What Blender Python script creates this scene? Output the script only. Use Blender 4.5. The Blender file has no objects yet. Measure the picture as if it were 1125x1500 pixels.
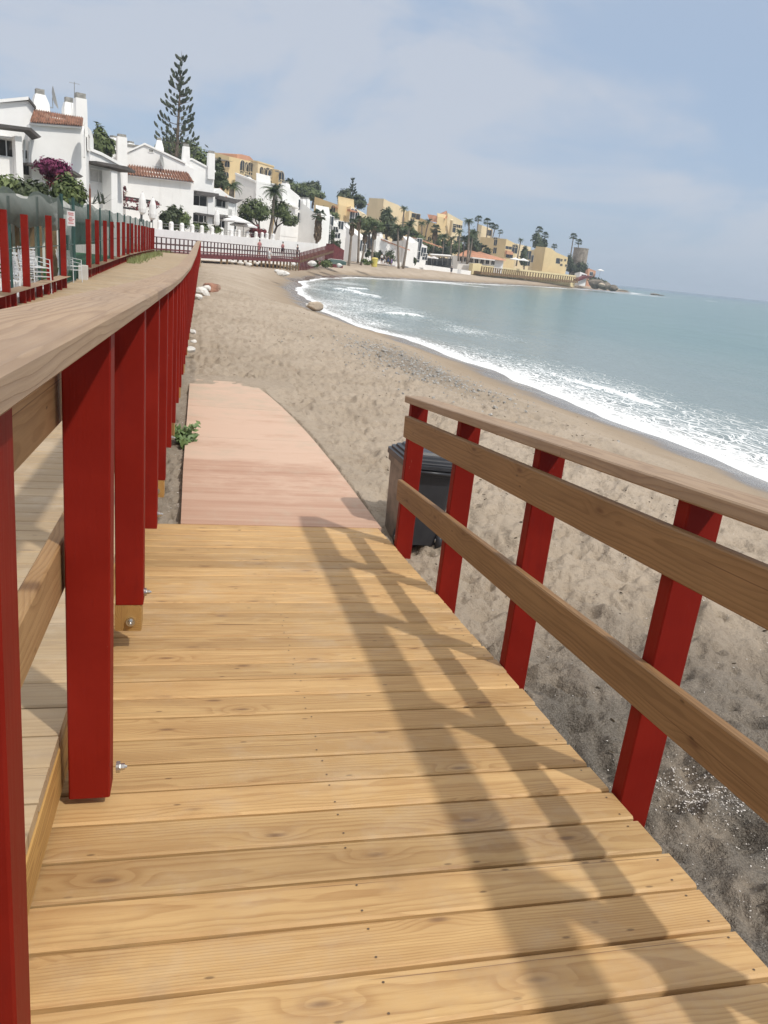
import bpy, math, random
import numpy as np
from mathutils import Vector, Matrix
R_=math.radians
random.seed(7); np.random.seed(7)
S=bpy.context.scene; COL=S.collection
SEA=-3.2                                   # the camera is the origin; the sea lies 3.2 m below it
# ------------------------------------------------------------------ camera
F,CX,CY=1130.,562.5,750.
ROLL,PITCH,AZ=R_(6.0885),R_(18.0346),R_(14.36)
_h=Vector((math.sin(AZ),math.cos(AZ),0)); _r=Vector((math.cos(AZ),-math.sin(AZ),0)); _z=Vector((0,0,1))
FW=math.cos(PITCH)*_h-math.sin(PITCH)*_z; _u=math.sin(PITCH)*_h+math.cos(PITCH)*_z
IX=math.cos(ROLL)*_r+math.sin(ROLL)*_u; IY=-math.sin(ROLL)*_r+math.cos(ROLL)*_u
cd=bpy.data.cameras.new('camera'); cam=bpy.data.objects.new('camera',cd); COL.objects.link(cam)
cd.sensor_fit='HORIZONTAL'; cd.sensor_width=36; cd.lens=36*F/1125; cd.clip_start=.05; cd.clip_end=30000
M=Matrix((IX,IY,-FW)).transposed().to_4x4(); cam.matrix_world=M; S.camera=cam
def ray(x,y): return IX*((x-CX)/F)-IY*((y-CY)/F)+FW
def at(x,y,d):                             # point seen at photo pixel (x,y) at horizontal distance d
    r=ray(x,y); return r*(d/math.hypot(r.x,r.y))
def onz(x,y,z): r=ray(x,y); return r*(z/r.z)
def pxm(d): return 1188./d                 # pixels per metre at distance d
# ------------------------------------------------------------------ node helper
class NT:
    def __init__(s,name,world=False):
        if world: s.m=bpy.data.worlds.new(name)
        else: s.m=bpy.data.materials.new(name)
        s.m.use_nodes=True; s.t=s.m.node_tree; s.t.nodes.clear()
    def n(s,typ,ins=None,**kw):
        nd=s.t.nodes.new(typ)
        for k,v in kw.items(): setattr(nd,k,v)
        for k,v in (ins or {}).items(): s.set(nd.inputs[k],v)
        return nd
    def set(s,sock,v):
        if isinstance(v,bpy.types.NodeSocket): s.t.links.new(v,sock)
        elif isinstance(v,bpy.types.Node): s.t.links.new(v.outputs[0],sock)
        else:
            if sock.type=='RGBA' and isinstance(v,tuple) and len(v)==3: v=v+(1,)
            sock.default_value=v
    def m2(s,op,a,b=0.,c=0.,clamp=False):
        nd=s.n('ShaderNodeMath',operation=op,use_clamp=clamp)
        for i,v in enumerate((a,b,c)): s.set(nd.inputs[i],v)
        return nd.outputs[0]
    def vm(s,op,a,b=(0,0,0)):
        nd=s.n('ShaderNodeVectorMath',operation=op); s.set(nd.inputs[0],a); s.set(nd.inputs[1],b)
        return nd.outputs[1] if op in('LENGTH','DOT_PRODUCT') else nd.outputs[0]
    def noise(s,vec,scale=1.,detail=3.,rough=.55,dist=0.,d4=None):
        nd=s.n('ShaderNodeTexNoise',{'Vector':vec,'Scale':scale,'Detail':detail,'Roughness':rough,'Distortion':dist})
        return nd.outputs[0]
    def ss(s,v,a,b,c=0.,d=1.):
        nd=s.n('ShaderNodeMapRange',interpolation_type='SMOOTHSTEP')
        for k,x in zip(('Value','From Min','From Max','To Min','To Max'),(v,a,b,c,d)): s.set(nd.inputs[k],x)
        return nd.outputs[0]
    def mix(s,f,a,b,mode='MIX'):
        nd=s.n('ShaderNodeMix',data_type='RGBA',blend_type=mode)
        s.set(nd.inputs[0],f); s.set(nd.inputs[6],a); s.set(nd.inputs[7],b); return nd.outputs[2]
    def ramp(s,f,stops):
        nd=s.n('ShaderNodeValToRGB',{'Fac':f}); cr=nd.color_ramp
        while len(cr.elements)<len(stops): cr.elements.new(.5)
        for e,(p,c) in zip(cr.elements,stops): e.position=p; e.color=c+(1,) if len(c)==3 else c
        return nd.outputs[0]
    def attr(s,name,out='Fac'): return s.n('ShaderNodeAttribute',attribute_name=name).outputs[out]
    def obj(s): return s.n('ShaderNodeTexCoord').outputs['Object']
    def geo(s): return s.n('ShaderNodeNewGeometry').outputs['Position']
    def rndobj(s): return s.n('ShaderNodeObjectInfo').outputs['Random']
    def scale(s,v,sc): return s.vm('MULTIPLY',v,sc)
    def bump(s,h,st=.3,dist=.01,nrm=None):
        d={'Height':h,'Strength':st,'Distance':dist}
        if nrm is not None: d['Normal']=nrm
        return s.n('ShaderNodeBump',d).outputs[0]
    def bsdf(s,**kw):
        b=s.n('ShaderNodeBsdfPrincipled')
        for k,v in kw.items(): s.set(b.inputs[k.replace('_',' ')],v)
        s.out(b.outputs[0]); return b
    def out(s,sh):
        o=s.n('ShaderNodeOutputMaterial'); s.t.links.new(sh,o.inputs['Surface']); return s.m
def plain(name,c,rough=.7,var=.12,scale=4.,bump=.0,bscale=30.,spec=.5,metal=0.,stain=None,detail=4.):
    t=NT(name); P=t.geo()
    n=t.noise(P,scale,detail,.6)
    col=t.mix(t.ss(n,.3,.7),tuple(x*(1-var) for x in c),tuple(min(1,x*(1+var)) for x in c))
    if stain:
        v=t.noise(t.scale(P,(1.2,1.2,.18)),1.6,5,.65); col=t.mix(t.ss(v,.52,.8,0,stain[3]),col,stain[:3])
    kw=dict(Base_Color=col,Roughness=rough,Metallic=metal)
    kw['Specular_IOR_Level']=spec
    if bump: kw['Normal']=t.bump(t.noise(P,bscale,4,.6),bump,.02)
    t.bsdf(**kw); return t.m
def wood(name,light,dark,knot,ringamt=.55,rings=120.,grey=None,rough=.6,knots=1.,tone=.28,bumps=.25,stain=.6,dust=0.):
    t=NT(name); W=t.attr('wc','Vector'); r1=t.attr('rnd')
    off=t.m2('MULTIPLY',r1,31.7)
    sx=t.n('ShaderNodeSeparateXYZ',{0:W}); l,a,th=sx.outputs
    comb=lambda x,y,z: t.n('ShaderNodeCombineXYZ',{0:x,1:y,2:z}).outputs[0]
    # knots: sparse cells along the board
    kv=t.n('ShaderNodeTexVoronoi',{'Vector':comb(t.m2('MULTIPLY_ADD',l,1.7,off),t.m2('MULTIPLY',a,5.5),off),'Scale':1.,'Randomness':1.},voronoi_dimensions='2D',feature='F1')
    kd=kv.outputs['Distance']; kr=t.n('ShaderNodeSeparateColor',{0:kv.outputs['Color']}).outputs[0]
    on=t.m2('MULTIPLY',t.ss(kr,.38,.5),knots)
    push=t.m2('MULTIPLY',t.ss(kd,.0,.26,1.,0.),on)
    d1=t.m2('MULTIPLY_ADD',t.noise(comb(t.m2('MULTIPLY_ADD',l,.9,off),t.m2('MULTIPLY',a,3.),th),1.,3.,.5),.042,-.021)
    d2=t.m2('MULTIPLY_ADD',t.noise(comb(t.m2('MULTIPLY_ADD',l,4.,off),t.m2('MULTIPLY',a,14.),t.m2('MULTIPLY',th,14.)),1.,2.,.5),.014,-.007)
    rr=t.vm('LENGTH',comb(0.,a,th))
    rr=t.m2('ADD',rr,t.m2('MULTIPLY',l,.007)); rr=t.m2('ADD',rr,d1); rr=t.m2('ADD',rr,d2)
    rr=t.m2('ADD',rr,t.m2('MULTIPLY',push,.02))
    f=t.m2('FRACT',t.m2('MULTIPLY',rr,rings))
    fine=t.noise(comb(t.m2('MULTIPLY_ADD',l,2.2,off),t.m2('MULTIPLY',a,70.),t.m2('MULTIPLY',th,70.)),1.,4.,.65)
    late=t.m2('MULTIPLY',t.ss(f,.35,.88),t.ss(f,.90,1.,1.,0.))
    fib=t.noise(comb(t.m2('MULTIPLY_ADD',l,5.,off),t.m2('MULTIPLY',a,210.),t.m2('MULTIPLY',th,210.)),1.,3.,.6)
    big=t.noise(comb(t.m2('MULTIPLY_ADD',l,1.6,off),t.m2('MULTIPLY',a,9.),off),1.,4.,.6)
    mid=tuple((x*.5+y*.5) for x,y in zip(light,dark))
    c=t.mix(t.ss(big,.3,.72),light,tuple(x*.62+y*.38 for x,y in zip(light,dark)))
    c=t.mix(t.m2('MULTIPLY',late,t.m2('MULTIPLY_ADD',big,.5,ringamt-.25)),c,dark)
    c=t.mix(t.ss(fib,.45,.75,0.,.30),c,mid)
    c=t.mix(t.ss(fine,.50,.70,0.,.38),c,dark)
    c=t.mix(t.m2('MULTIPLY',t.ss(kd,.03,.30,1.,0.),t.m2('MULTIPLY',on,.22)),c,dark)
    c=t.mix(t.m2('MULTIPLY',t.ss(t.m2('ADD',kd,t.m2('MULTIPLY',fib,.05)),.035,.10,1.,0.),t.m2('MULTIPLY',on,.70)),c,knot)
    # season cracks and warm stains
    cl=t.m2('ABSOLUTE',t.m2('ADD',t.m2('SUBTRACT',a,t.m2('MULTIPLY_ADD',r1,.16,-.08)),t.m2('MULTIPLY_ADD',t.noise(comb(t.m2('MULTIPLY_ADD',l,1.3,off),0.,off),1.,4.,.6),.012,-.006)))
    ck=t.m2('MULTIPLY',t.ss(cl,.0004,.0022,1.,0.),t.ss(t.noise(comb(t.m2('MULTIPLY_ADD',l,1.0,off),7.,off),1.,2.,.5),.50,.58,0.,.75))
    c=t.mix(ck,c,knot)
    st=t.noise(comb(t.m2('MULTIPLY_ADD',l,2.3,off),t.m2('MULTIPLY',a,7.),off),1.,4.,.65)
    c=t.mix(t.ss(st,.52,.74,0.,stain),c,tuple(x*.55+y*.45 for x,y in zip(light,dark)) if stain<.9 else dark)
    # board to board tone, small dark specks
    tn=t.m2('MULTIPLY_ADD',r1,tone,1.-tone*.55)
    c=t.vm('SCALE',c); t.set(c.node.inputs['Scale'],tn)
    sp=t.n('ShaderNodeTexVoronoi',{'Vector':comb(t.m2('MULTIPLY_ADD',l,9.,off),t.m2('MULTIPLY',a,26.),off),'Scale':1.},voronoi_dimensions='2D')
    spr=t.n('ShaderNodeSeparateColor',{0:sp.outputs['Color']}).outputs[1]
    c=t.mix(t.m2('MULTIPLY',t.ss(sp.outputs['Distance'],.05,.14,1.,0.),t.ss(spr,.945,.97,0.,.6)),c,tuple(x*.4 for x in knot))
    if grey:
        g=t.noise(comb(t.m2('MULTIPLY_ADD',l,1.1,off),t.m2('MULTIPLY',a,6.),th),1.,5.,.65)
        c=t.mix(t.ss(g,.35,.75,grey[3]*.45,grey[3]),c,grey[:3])
    if dust:
        g=t.geo(); dn=t.m2('ADD',t.m2('MULTIPLY',t.noise(g,1.3,5,.65),.6),t.m2('MULTIPLY',t.noise(g,7.,5,.7),.4)); c=t.mix(t.ss(dn,.47,.66,0.,dust),c,(.50,.42,.32))
        c=t.mix(t.ss(t.noise(t.scale(g,(2.2,3.4,2.)),1.,5,.65),.56,.74,0.,.30),c,(.24,.145,.07))
    h=t.m2('ADD',t.m2('MULTIPLY',late,-.6),t.m2('MULTIPLY',fib,.8))
    t.bsdf(Base_Color=c,Roughness=t.m2('MULTIPLY_ADD',fib,.2,rough-.1),Normal=t.bump(h,bumps,.002),Specular_IOR_Level=.35)
    return t.m
def leafmat(name,c1,c2,rough=.55,trans=.0):
    t=NT(name); r=t.attr('rnd'); n=t.noise(t.obj(),.9,3)
    f=t.m2('MULTIPLY_ADD',n,.5,t.m2('MULTIPLY',r,.55),clamp=True)
    col=t.mix(f,c1,c2); t.bsdf(Base_Color=col,Roughness=rough,Specular_IOR_Level=.3); return t.m
# ------------------------------------------------------------------ mesh builder
class MB:
    def __init__(s): s.v=[]; s.f=[]; s.mi=[]; s.wc=[]; s.rn=[]; s.cur=0; s.r=0.
    def add(s,vs,fs,wc=None,mat=None):
        b=len(s.v); s.v+= [tuple(p) for p in vs]
        s.wc+= [tuple(w) for w in wc] if wc else [(0,0,0)]*len(vs)
        s.rn+= [s.r]*len(vs)
        for f in fs: s.f.append(tuple(i+b for i in f)); s.mi.append(s.cur if mat is None else mat)
    def hexa(s,p,mat=None):              # p: 4 bottom, 4 top
        s.add(p,[(3,2,1,0),(4,5,6,7),(0,1,5,4),(1,2,6,5),(2,3,7,6),(3,0,4,7)],mat=mat)
    def box(s,x0,x1,y0,y1,z0,z1,mat=None):
        s.hexa([(x0,y0,z0),(x1,y0,z0),(x1,y1,z0),(x0,y1,z0),(x0,y0,z1),(x1,y0,z1),(x1,y1,z1),(x0,y1,z1)],mat)
    def cbox(s,c,ux,uy,uz,hx,hy,hz,mat=None):
        c=Vector(c); X=Vector(ux)*hx; Y=Vector(uy)*hy; Z=Vector(uz)*hz
        s.hexa([c-X-Y-Z,c+X-Y-Z,c+X+Y-Z,c-X+Y-Z,c-X-Y+Z,c+X-Y+Z,c+X+Y+Z,c-X+Y+Z],mat)
    def prism(s,pts,off,mat=None):       # polygon and its copy moved by off
        n=len(pts); a=[Vector(p) for p in pts]; o=Vector(off); b=[p+o for p in a]
        s.add(a+b,[tuple(range(n)),tuple(range(2*n-1,n-1,-1))]+[(i,n+i,n+(i+1)%n,(i+1)%n) for i in range(n)],mat=mat)
    def board(s,p0,p1,w,t,side=None,ch=.004,mat=None,seg=1,ring=None,rnd=None):
        # a sawn board from p0 to p1 (centre line), width w along 'side', thickness t across; chamfered long edges
        p0=Vector(p0); p1=Vector(p1); L=(p1-p0).length; d=(p1-p0)/L
        sd=Vector(side if side is not None else (1,0,0)); sd=(sd-d*sd.dot(d)).normalized(); up=sd.cross(d)
        hw,ht=w/2,t/2; c=min(ch,ht*.6)
        cs=[(-hw+c,-ht),(hw-c,-ht),(hw,-ht+c),(hw,ht-c),(hw-c,ht),(-hw+c,ht),(-hw,ht-c),(-hw,-ht+c)]
        old=s.r; s.r=random.random() if rnd is None else rnd
        ca,ct=ring if ring else (random.uniform(-.07,.07),random.choice((-1,1))*random.uniform(.03,.10))
        l0=random.uniform(0,30)
        vs=[];wc=[]
        for k in range(seg+1):
            q=p0+d*(L*k/seg)
            for a,b in cs: vs.append(q+sd*a+up*b); wc.append((l0+L*k/seg,a-ca,b-ct))
        fs=[(k*8+i,k*8+(i+1)%8,k*8+8+(i+1)%8,k*8+8+i) for k in range(seg) for i in range(8)]
        fs=[f[::-1] for f in fs]
        fs+= [tuple(range(8)),tuple(range(seg*8+7,seg*8-1,-1))]
        s.add(vs,fs,wc,mat); s.r=old
    def tube(s,path,rad,n=8,cap=True,mat=None):
        path=[Vector(p) for p in path]; vs=[]
        if not hasattr(rad,'__len__'): rad=[rad]*len(path)
        for i,p in enumerate(path):
            d=(path[min(i+1,len(path)-1)]-path[max(i-1,0)]).normalized()
            a=d.orthogonal().normalized() if abs(d.z)<.9 else (Vector((1,0,0))-d*d.x).normalized()
            b=d.cross(a)
            for k in range(n):
                t=2*math.pi*k/n; vs.append(p+(a*math.cos(t)+b*math.sin(t))*rad[i])
        fs=[(i*n+k,i*n+(k+1)%n,(i+1)*n+(k+1)%n,(i+1)*n+k) for i in range(len(path)-1) for k in range(n)]
        if cap: fs+=[tuple(range(n-1,-1,-1)),tuple(range((len(path)-1)*n,len(path)*n))]
        s.add(vs,fs,mat=mat)
    def lathe(s,c,prof,n=16,mat=None):   # prof: (radius, z)
        c=Vector(c); vs=[c+Vector((r*math.cos(2*math.pi*k/n),r*math.sin(2*math.pi*k/n),z)) for r,z in prof for k in range(n)]
        fs=[(i*n+k,i*n+(k+1)%n,(i+1)*n+(k+1)%n,(i+1)*n+k) for i in range(len(prof)-1) for k in range(n)]
        fs+=[tuple(range(n-1,-1,-1)),tuple(range((len(prof)-1)*n,len(prof)*n))]
        s.add(vs,fs,mat=mat)
    def leaf(s,c,nrm,size,asp=.55,mat=None):
        c=Vector(c); n=Vector(nrm).normalized(); a=n.orthogonal().normalized(); a.rotate(Matrix.Rotation(random.uniform(0,6.28),3,n)); b=n.cross(a)*asp
        s.add([c-a*size,c-b*size*.8,c+a*size,c+b*size*.8],[(0,1,2,3)],mat=mat)
    def build(s,name,mats,parent=None,smooth=False):
        me=bpy.data.meshes.new(name)
        o=Vector((0,0,0))
        if parent is not None:
            q=parent
            while q is not None: o=o+Vector(q.location); q=q.parent
        v=np.array(s.v,dtype=np.float64)-np.array(o)
        me.from_pydata(v.tolist(),[],s.f)
        if not isinstance(mats,(list,tuple)): mats=[mats]
        for m in mats: me.materials.append(m)
        me.polygons.foreach_set('material_index',s.mi)
        if any(s.rn): me.attributes.new('rnd','FLOAT','POINT').data.foreach_set('value',s.rn)
        if any(w!=(0,0,0) for w in s.wc):
            me.attributes.new('wc','FLOAT_VECTOR','POINT').data.foreach_set('vector',np.array(s.wc,dtype=np.float32).ravel())
        if smooth: me.polygons.foreach_set('use_smooth',[True]*len(me.polygons))
        me.update()
        ob=bpy.data.objects.new(name,me); COL.objects.link(ob)
        if parent is not None: ob.parent=parent
        return ob
def tag(o,label=None,cat=None,group=None,kind=None):
    if label: o['label']=label
    if cat: o['category']=cat
    if group: o['group']=group
    if kind: o['kind']=kind
    return o
def thing(name,label,cat,loc=(0,0,0),group=None):
    o=bpy.data.objects.new(name,None); COL.objects.link(o); o.location=loc; o.empty_display_size=.2
    return tag(o,label,cat,group)
def dup(o,loc,rz=None,scale=None,label=None):
    c=o.copy(); COL.objects.link(c); c.location=loc
    if rz is not None: c.rotation_euler.z=rz
    if scale is not None: c.scale=(scale,)*3 if not hasattr(scale,'__len__') else scale
    if label: c['label']=label
    def kids(a,b):
        for ch in list(a.children):
            k=ch.copy(); COL.objects.link(k); k.parent=b; kids(ch,k)
    kids(o,c); return c
# ------------------------------------------------------------------ numpy noise
def vnoise(x,y,seed=0):
    xi=np.floor(x).astype(np.int64); yi=np.floor(y).astype(np.int64); xf=x-xi; yf=y-yi
    def h(a,b):
        n=(a*374761393+b*668265263+seed*1442695041)&0xffffffff; n=((n^(n>>13))*1274126177)&0xffffffff
        return ((n^(n>>16))&0xffff)/65535.
    u=xf*xf*(3-2*xf); v=yf*yf*(3-2*yf)
    return (h(xi,yi)*(1-u)+h(xi+1,yi)*u)*(1-v)+(h(xi,yi+1)*(1-u)+h(xi+1,yi+1)*u)*v
def fbm(x,y,oct=4,seed=0):
    s=0;a=.5
    for i in range(oct): s=s+a*vnoise(x*2**i,y*2**i,seed+i*17); a*=.5
    return s/(1-.5**oct)
def pits(x,y,cell,seed,prob=.7):                      # oval dents at jittered places
    out=np.zeros_like(x); xi=np.floor(x/cell).astype(np.int64); yi=np.floor(y/cell).astype(np.int64)
    def h(a,b,k):
        n=(a*374761393+b*668265263+(seed+k)*1442695041)&0xffffffff; n=((n^(n>>13))*1274126177)&0xffffffff
        return ((n^(n>>16))&0xffff)/65535.
    for dx in(-1,0,1):
        for dy in(-1,0,1):
            a=xi+dx;b=yi+dy; cx=(a+h(a,b,1))*cell; cy=(b+h(a,b,2))*cell; th=h(a,b,3)*3.1; sz=cell*(.22+.25*h(a,b,4))
            ux=(x-cx)*np.cos(th)+(y-cy)*np.sin(th); uy=-(x-cx)*np.sin(th)+(y-cy)*np.cos(th)
            d2=(ux/sz)**2+(uy/(sz*.5))**2
            out+= (h(a,b,5)<prob)*( -np.exp(-d2*1.5)*(.6+.4*h(a,b,6)) + .45*np.exp(-(np.sqrt(d2)-1.35)**2*5) )
    return out
def smooth(a,b,x):
    t=np.clip((x-a)/(b-a),0,1); return t*t*(3-2*t)
SHORE=np.array([(16,-60),(12.6,-20),(11.4,0),(10.5,11),(10.1,15.4),(9.75,19),(9.6,25.4),(8.5,33.6),(7.3,38),(6.85,43),(6.8,51),(7.6,67),(10.4,88),(15.4,107),(24,129),(30.5,138),(45.5,158),(63,181),(90,222),(125,268),(156,308),(172,316),(188,330),(200,350),(196,366),(170,372),(120,400),(60,460),(-40,560)],float)
def shore_sd(x,y):                                    # signed distance to the waterline, land positive
    best=np.full(x.shape,1e9); sg=np.ones(x.shape)
    for (ax,ay),(bx,by) in zip(SHORE[:-1],SHORE[1:]):
        dx,dy=bx-ax,by-ay; t=np.clip(((x-ax)*dx+(y-ay)*dy)/(dx*dx+dy*dy),0,1)
        d=np.hypot(x-ax-t*dx,y-ay-t*dy)
        cr=dx*(y-ay)-dy*(x-ax)
        m=d<best-1e-9; best=np.where(m,d,best); sg=np.where(m,np.sign(cr),sg)
    # even-odd test decides the side robustly
    poly=np.vstack([SHORE,[(-900,560),(-900,-60)]]); ins=np.zeros(x.shape,bool)
    for (ax,ay),(bx,by) in zip(poly,np.roll(poly,-1,0)):
        if ay==by: continue
        c=((ay>y)!=(by>y))&(x<(bx-ax)*(y-ay)/(by-ay)+ax); ins^=c
    return np.where(ins,best,-best)
def sand_base(x,y,sd):
    z=np.interp(sd,[-60,-14,-3,0,1.2,2.5,4.2,6.2,9,16],[-4.3,-4.2,-3.75,-3.2,-3.03,-2.75,-2.34,-2.08,-2.03,-2.0])
    far=smooth(100,165,y)
    return z+far*np.interp(sd,[0,5,18,40,90],[0,.15,.75,1.35,2.])
def hill_z(x,y,sd):
    near=np.interp(sd,[10,13,20,32,48,85,160],[-1.9,-1.4,-1.0,.2,5.,15.,26.])
    return near
def grid_mesh(name,X,Y,Z,mat,attrs=(),smoothf=True):
    nr,nc=X.shape; me=bpy.data.meshes.new(name)
    co=np.stack([X,Y,Z],-1).reshape(-1,3).astype(np.float32)
    i=np.arange(nr*nc).reshape(nr,nc); q=np.stack([i[:-1,:-1],i[:-1,1:],i[1:,1:],i[1:,:-1]],-1).reshape(-1,4)
    me.vertices.add(len(co)); me.vertices.foreach_set('co',co.ravel())
    me.loops.add(q.size); me.loops.foreach_set('vertex_index',q.ravel().astype(np.int32))
    me.polygons.add(len(q)); me.polygons.foreach_set('loop_start',np.arange(0,q.size,4,dtype=np.int32))
    try: me.polygons.foreach_set('loop_total',np.full(len(q),4,dtype=np.int32))
    except Exception: pass
    me.polygons.foreach_set('use_smooth',[smoothf]*len(q))
    for k,a in attrs: me.attributes.new(k,'FLOAT','POINT').data.foreach_set('value',a.astype(np.float32).ravel())
    me.materials.append(mat); me.update(); me.validate()
    ob=bpy.data.objects.new(name,me); COL.objects.link(ob); tag(ob,kind='structure'); return ob
# ------------------------------------------------------------------ materials
M_={}
M_['deck']=wood('deck_pine',(.565,.372,.168),(.285,.14,.047),(.14,.07,.035),ringamt=.38,rings=115.,tone=.34,knots=1.,stain=.85,dust=.26)
M_['walk']=wood('walkway_pine',(.46,.33,.18),(.25,.155,.075),(.10,.06,.03),ringamt=.4,rings=85.,grey=(.37,.30,.215,.55),tone=.3,dust=.45)
M_['cap']=wood('handrail_pine',(.42,.285,.17),(.21,.12,.06),(.18,.10,.06),ringamt=.6,rings=75.,grey=(.34,.26,.195,.5),knots=.5,tone=.12)
M_['rail']=wood('rail_pine',(.31,.18,.08),(.15,.078,.032),(.10,.04,.018),ringamt=.4,rings=80.,tone=.2,knots=1.)
M_['rail_new']=wood('new_rail_pine',(.44,.27,.125),(.23,.12,.045),(.11,.05,.02),ringamt=.4,rings=80.,tone=.2,knots=1.)
M_['block']=wood('offcut_pine',(.50,.30,.10),(.24,.12,.035),(.1,.04,.02),tone=.2)
def red_paint():
    t=NT('red_paint'); P=t.geo()
    n=t.noise(P,2.2,4,.6); f=t.noise(t.scale(P,(60,60,5)),1.,3,.6)
    c=t.mix(t.ss(n,.3,.7),(.185,.0085,.004),(.235,.0135,.0065))
    c=t.mix(t.ss(t.noise(P,55.,3,.7),.72,.80,0,.4),c,(.30,.09,.065))
    c=t.mix(t.ss(t.noise(t.scale(P,(9,9,2.2)),1.,5,.7),.55,.75,0,.5),c,(.13,.008,.006))
    c=t.mix(t.ss(t.noise(t.scale(P,(26,26,9)),1.,4,.75),.70,.76,0,.55),c,(.33,.17,.13))
    t.bsdf(Base_Color=c,Roughness=t.m2('MULTIPLY_ADD',n,.2,.5),Normal=t.bump(f,.35,.003),Specular_IOR_Level=.14); return t.m
M_['red']=red_paint()
M_['red_far']=plain('weathered_red_paint',(.135,.026,.026),.7,.25,3.)
M_['rail_dark']=plain('dark_rail_paint',(.075,.03,.028),.7,.25,3.)
M_['steel']=plain('galvanised_steel',(.55,.55,.54),.28,.1,60.,metal=1.)
M_['screw']=plain('screw_head',(.17,.12,.08),.5,.2,60.,metal=.6)
def pink():
    t=NT('pink_slabs'); P=t.geo(); r=t.attr('rnd')
    a=t.noise(t.scale(P,(.55,17.,1.)),1.,5,.65); b=t.noise(t.scale(P,(.22,5.,1.)),1.,3,.5); g=t.noise(P,95.,3,.7)
    c=t.mix(t.ss(a,.3,.72),(.42,.245,.17),(.50,.32,.23))
    c=t.mix(t.ss(b,.42,.75,0,.6),c,(.60,.44,.335))
    c=t.mix(t.m2('MULTIPLY',r,.35),c,(.46,.30,.215))
    c=t.mix(t.ss(t.noise(t.scale(P,(.7,26.,1.)),1.3,6,.7),.67,.80,0,.55),c,(.60,.52,.43))
    c=t.mix(t.ss(g,.5,.8,0,.3),c,(.30,.19,.14))
    yy=t.n('ShaderNodeSeparateXYZ',{0:P}).outputs
    du=t.m2('ADD',t.noise(t.scale(P,(.8,1.6,1.)),1.4,6,.66),t.ss(yy[1],5.6,8.6,-.06,.22)); c=t.mix(t.ss(du,.45,.72,0.,.85),c,(.60,.43,.325))
    sn=t.m2('ADD',t.m2('MULTIPLY',t.noise(P,1.1,6,.68),.6),t.m2('MULTIPLY',t.noise(P,6.,5,.7),.4))
    rim=t.m2('ADD',t.ss(yy[1],8.2,11.9,0.,.13),t.ss(yy[0],.75,1.45,0.,.06))
    c=t.mix(t.ss(t.m2('ADD',sn,rim),.50,.76,0,.9),c,(.47,.38,.285))
    t.bsdf(Base_Color=c,Roughness=.75,Normal=t.bump(a,.3,.006),Specular_IOR_Level=.3); return t.m
M_['pink']=pink()
def sandmat():
    t=NT('beach_sand'); P=t.geo(); sd=t.attr('sd'); gr=t.attr('grey')
    n1=t.noise(P,.35,5,.6); n2=t.noise(P,2.2,5,.65); n3=t.noise(P,16.,4,.65); n4=t.noise(P,120.,3,.7)
    c=t.mix(t.ss(n1,.32,.68),(.40,.328,.25),(.475,.395,.31))
    c=t.mix(t.ss(n2,.5,.75,0,.55),c,(.335,.262,.19))
    c=t.mix(t.ss(n3,.53,.72,0,.5),c,(.245,.195,.145))
    c=t.mix(t.ss(n4,.6,.75,0,.45),c,(.20,.165,.13))
    c=t.mix(t.ss(n4,.26,.38,.35,0),c,(.60,.53,.43))
    # grey gravelly patch by the waterline and the dark coarse sand beside the ramp
    gm=t.m2('MULTIPLY',gr,t.ss(t.m2('ADD',n2,t.m2('MULTIPLY',n3,.4)),.42,.78,.5,1.))
    gc=t.mix(t.ss(n4,.35,.65),(.085,.075,.062),(.20,.18,.155))
    c=t.mix(gm,c,gc)
    w=t.m2('ADD',sd,t.m2('MULTIPLY_ADD',t.noise(P,.5,3,.5),2.2,-1.1))
    damp=t.ss(w,1.3,4.6,1.,0.); wet=t.ss(w,.6,1.9,1.,0.)
    c=t.mix(t.m2('MULTIPLY',damp,.75),c,(.265,.20,.135))
    c=t.mix(t.m2('MULTIPLY',wet,.85),c,(.15,.125,.10))
    n5=t.noise(P,42.,4,.7); c=t.mix(t.ss(n5,.56,.72,0,.4),c,(.21,.17,.13))
    h=t.m2('ADD',t.m2('MULTIPLY',n3,.8),t.m2('ADD',t.m2('MULTIPLY',n5,.4),t.m2('MULTIPLY',n4,.22)))
    b=t.bump(h,t.m2('MULTIPLY_ADD',damp,-.75,.9),.05)
    t.bsdf(Base_Color=c,Roughness=t.m2('MULTIPLY_ADD',wet,-.72,.9),Normal=b,Specular_IOR_Level=t.m2('MULTIPLY_ADD',wet,.5,.2)); return t.m
M_['sand']=sandmat()
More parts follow.
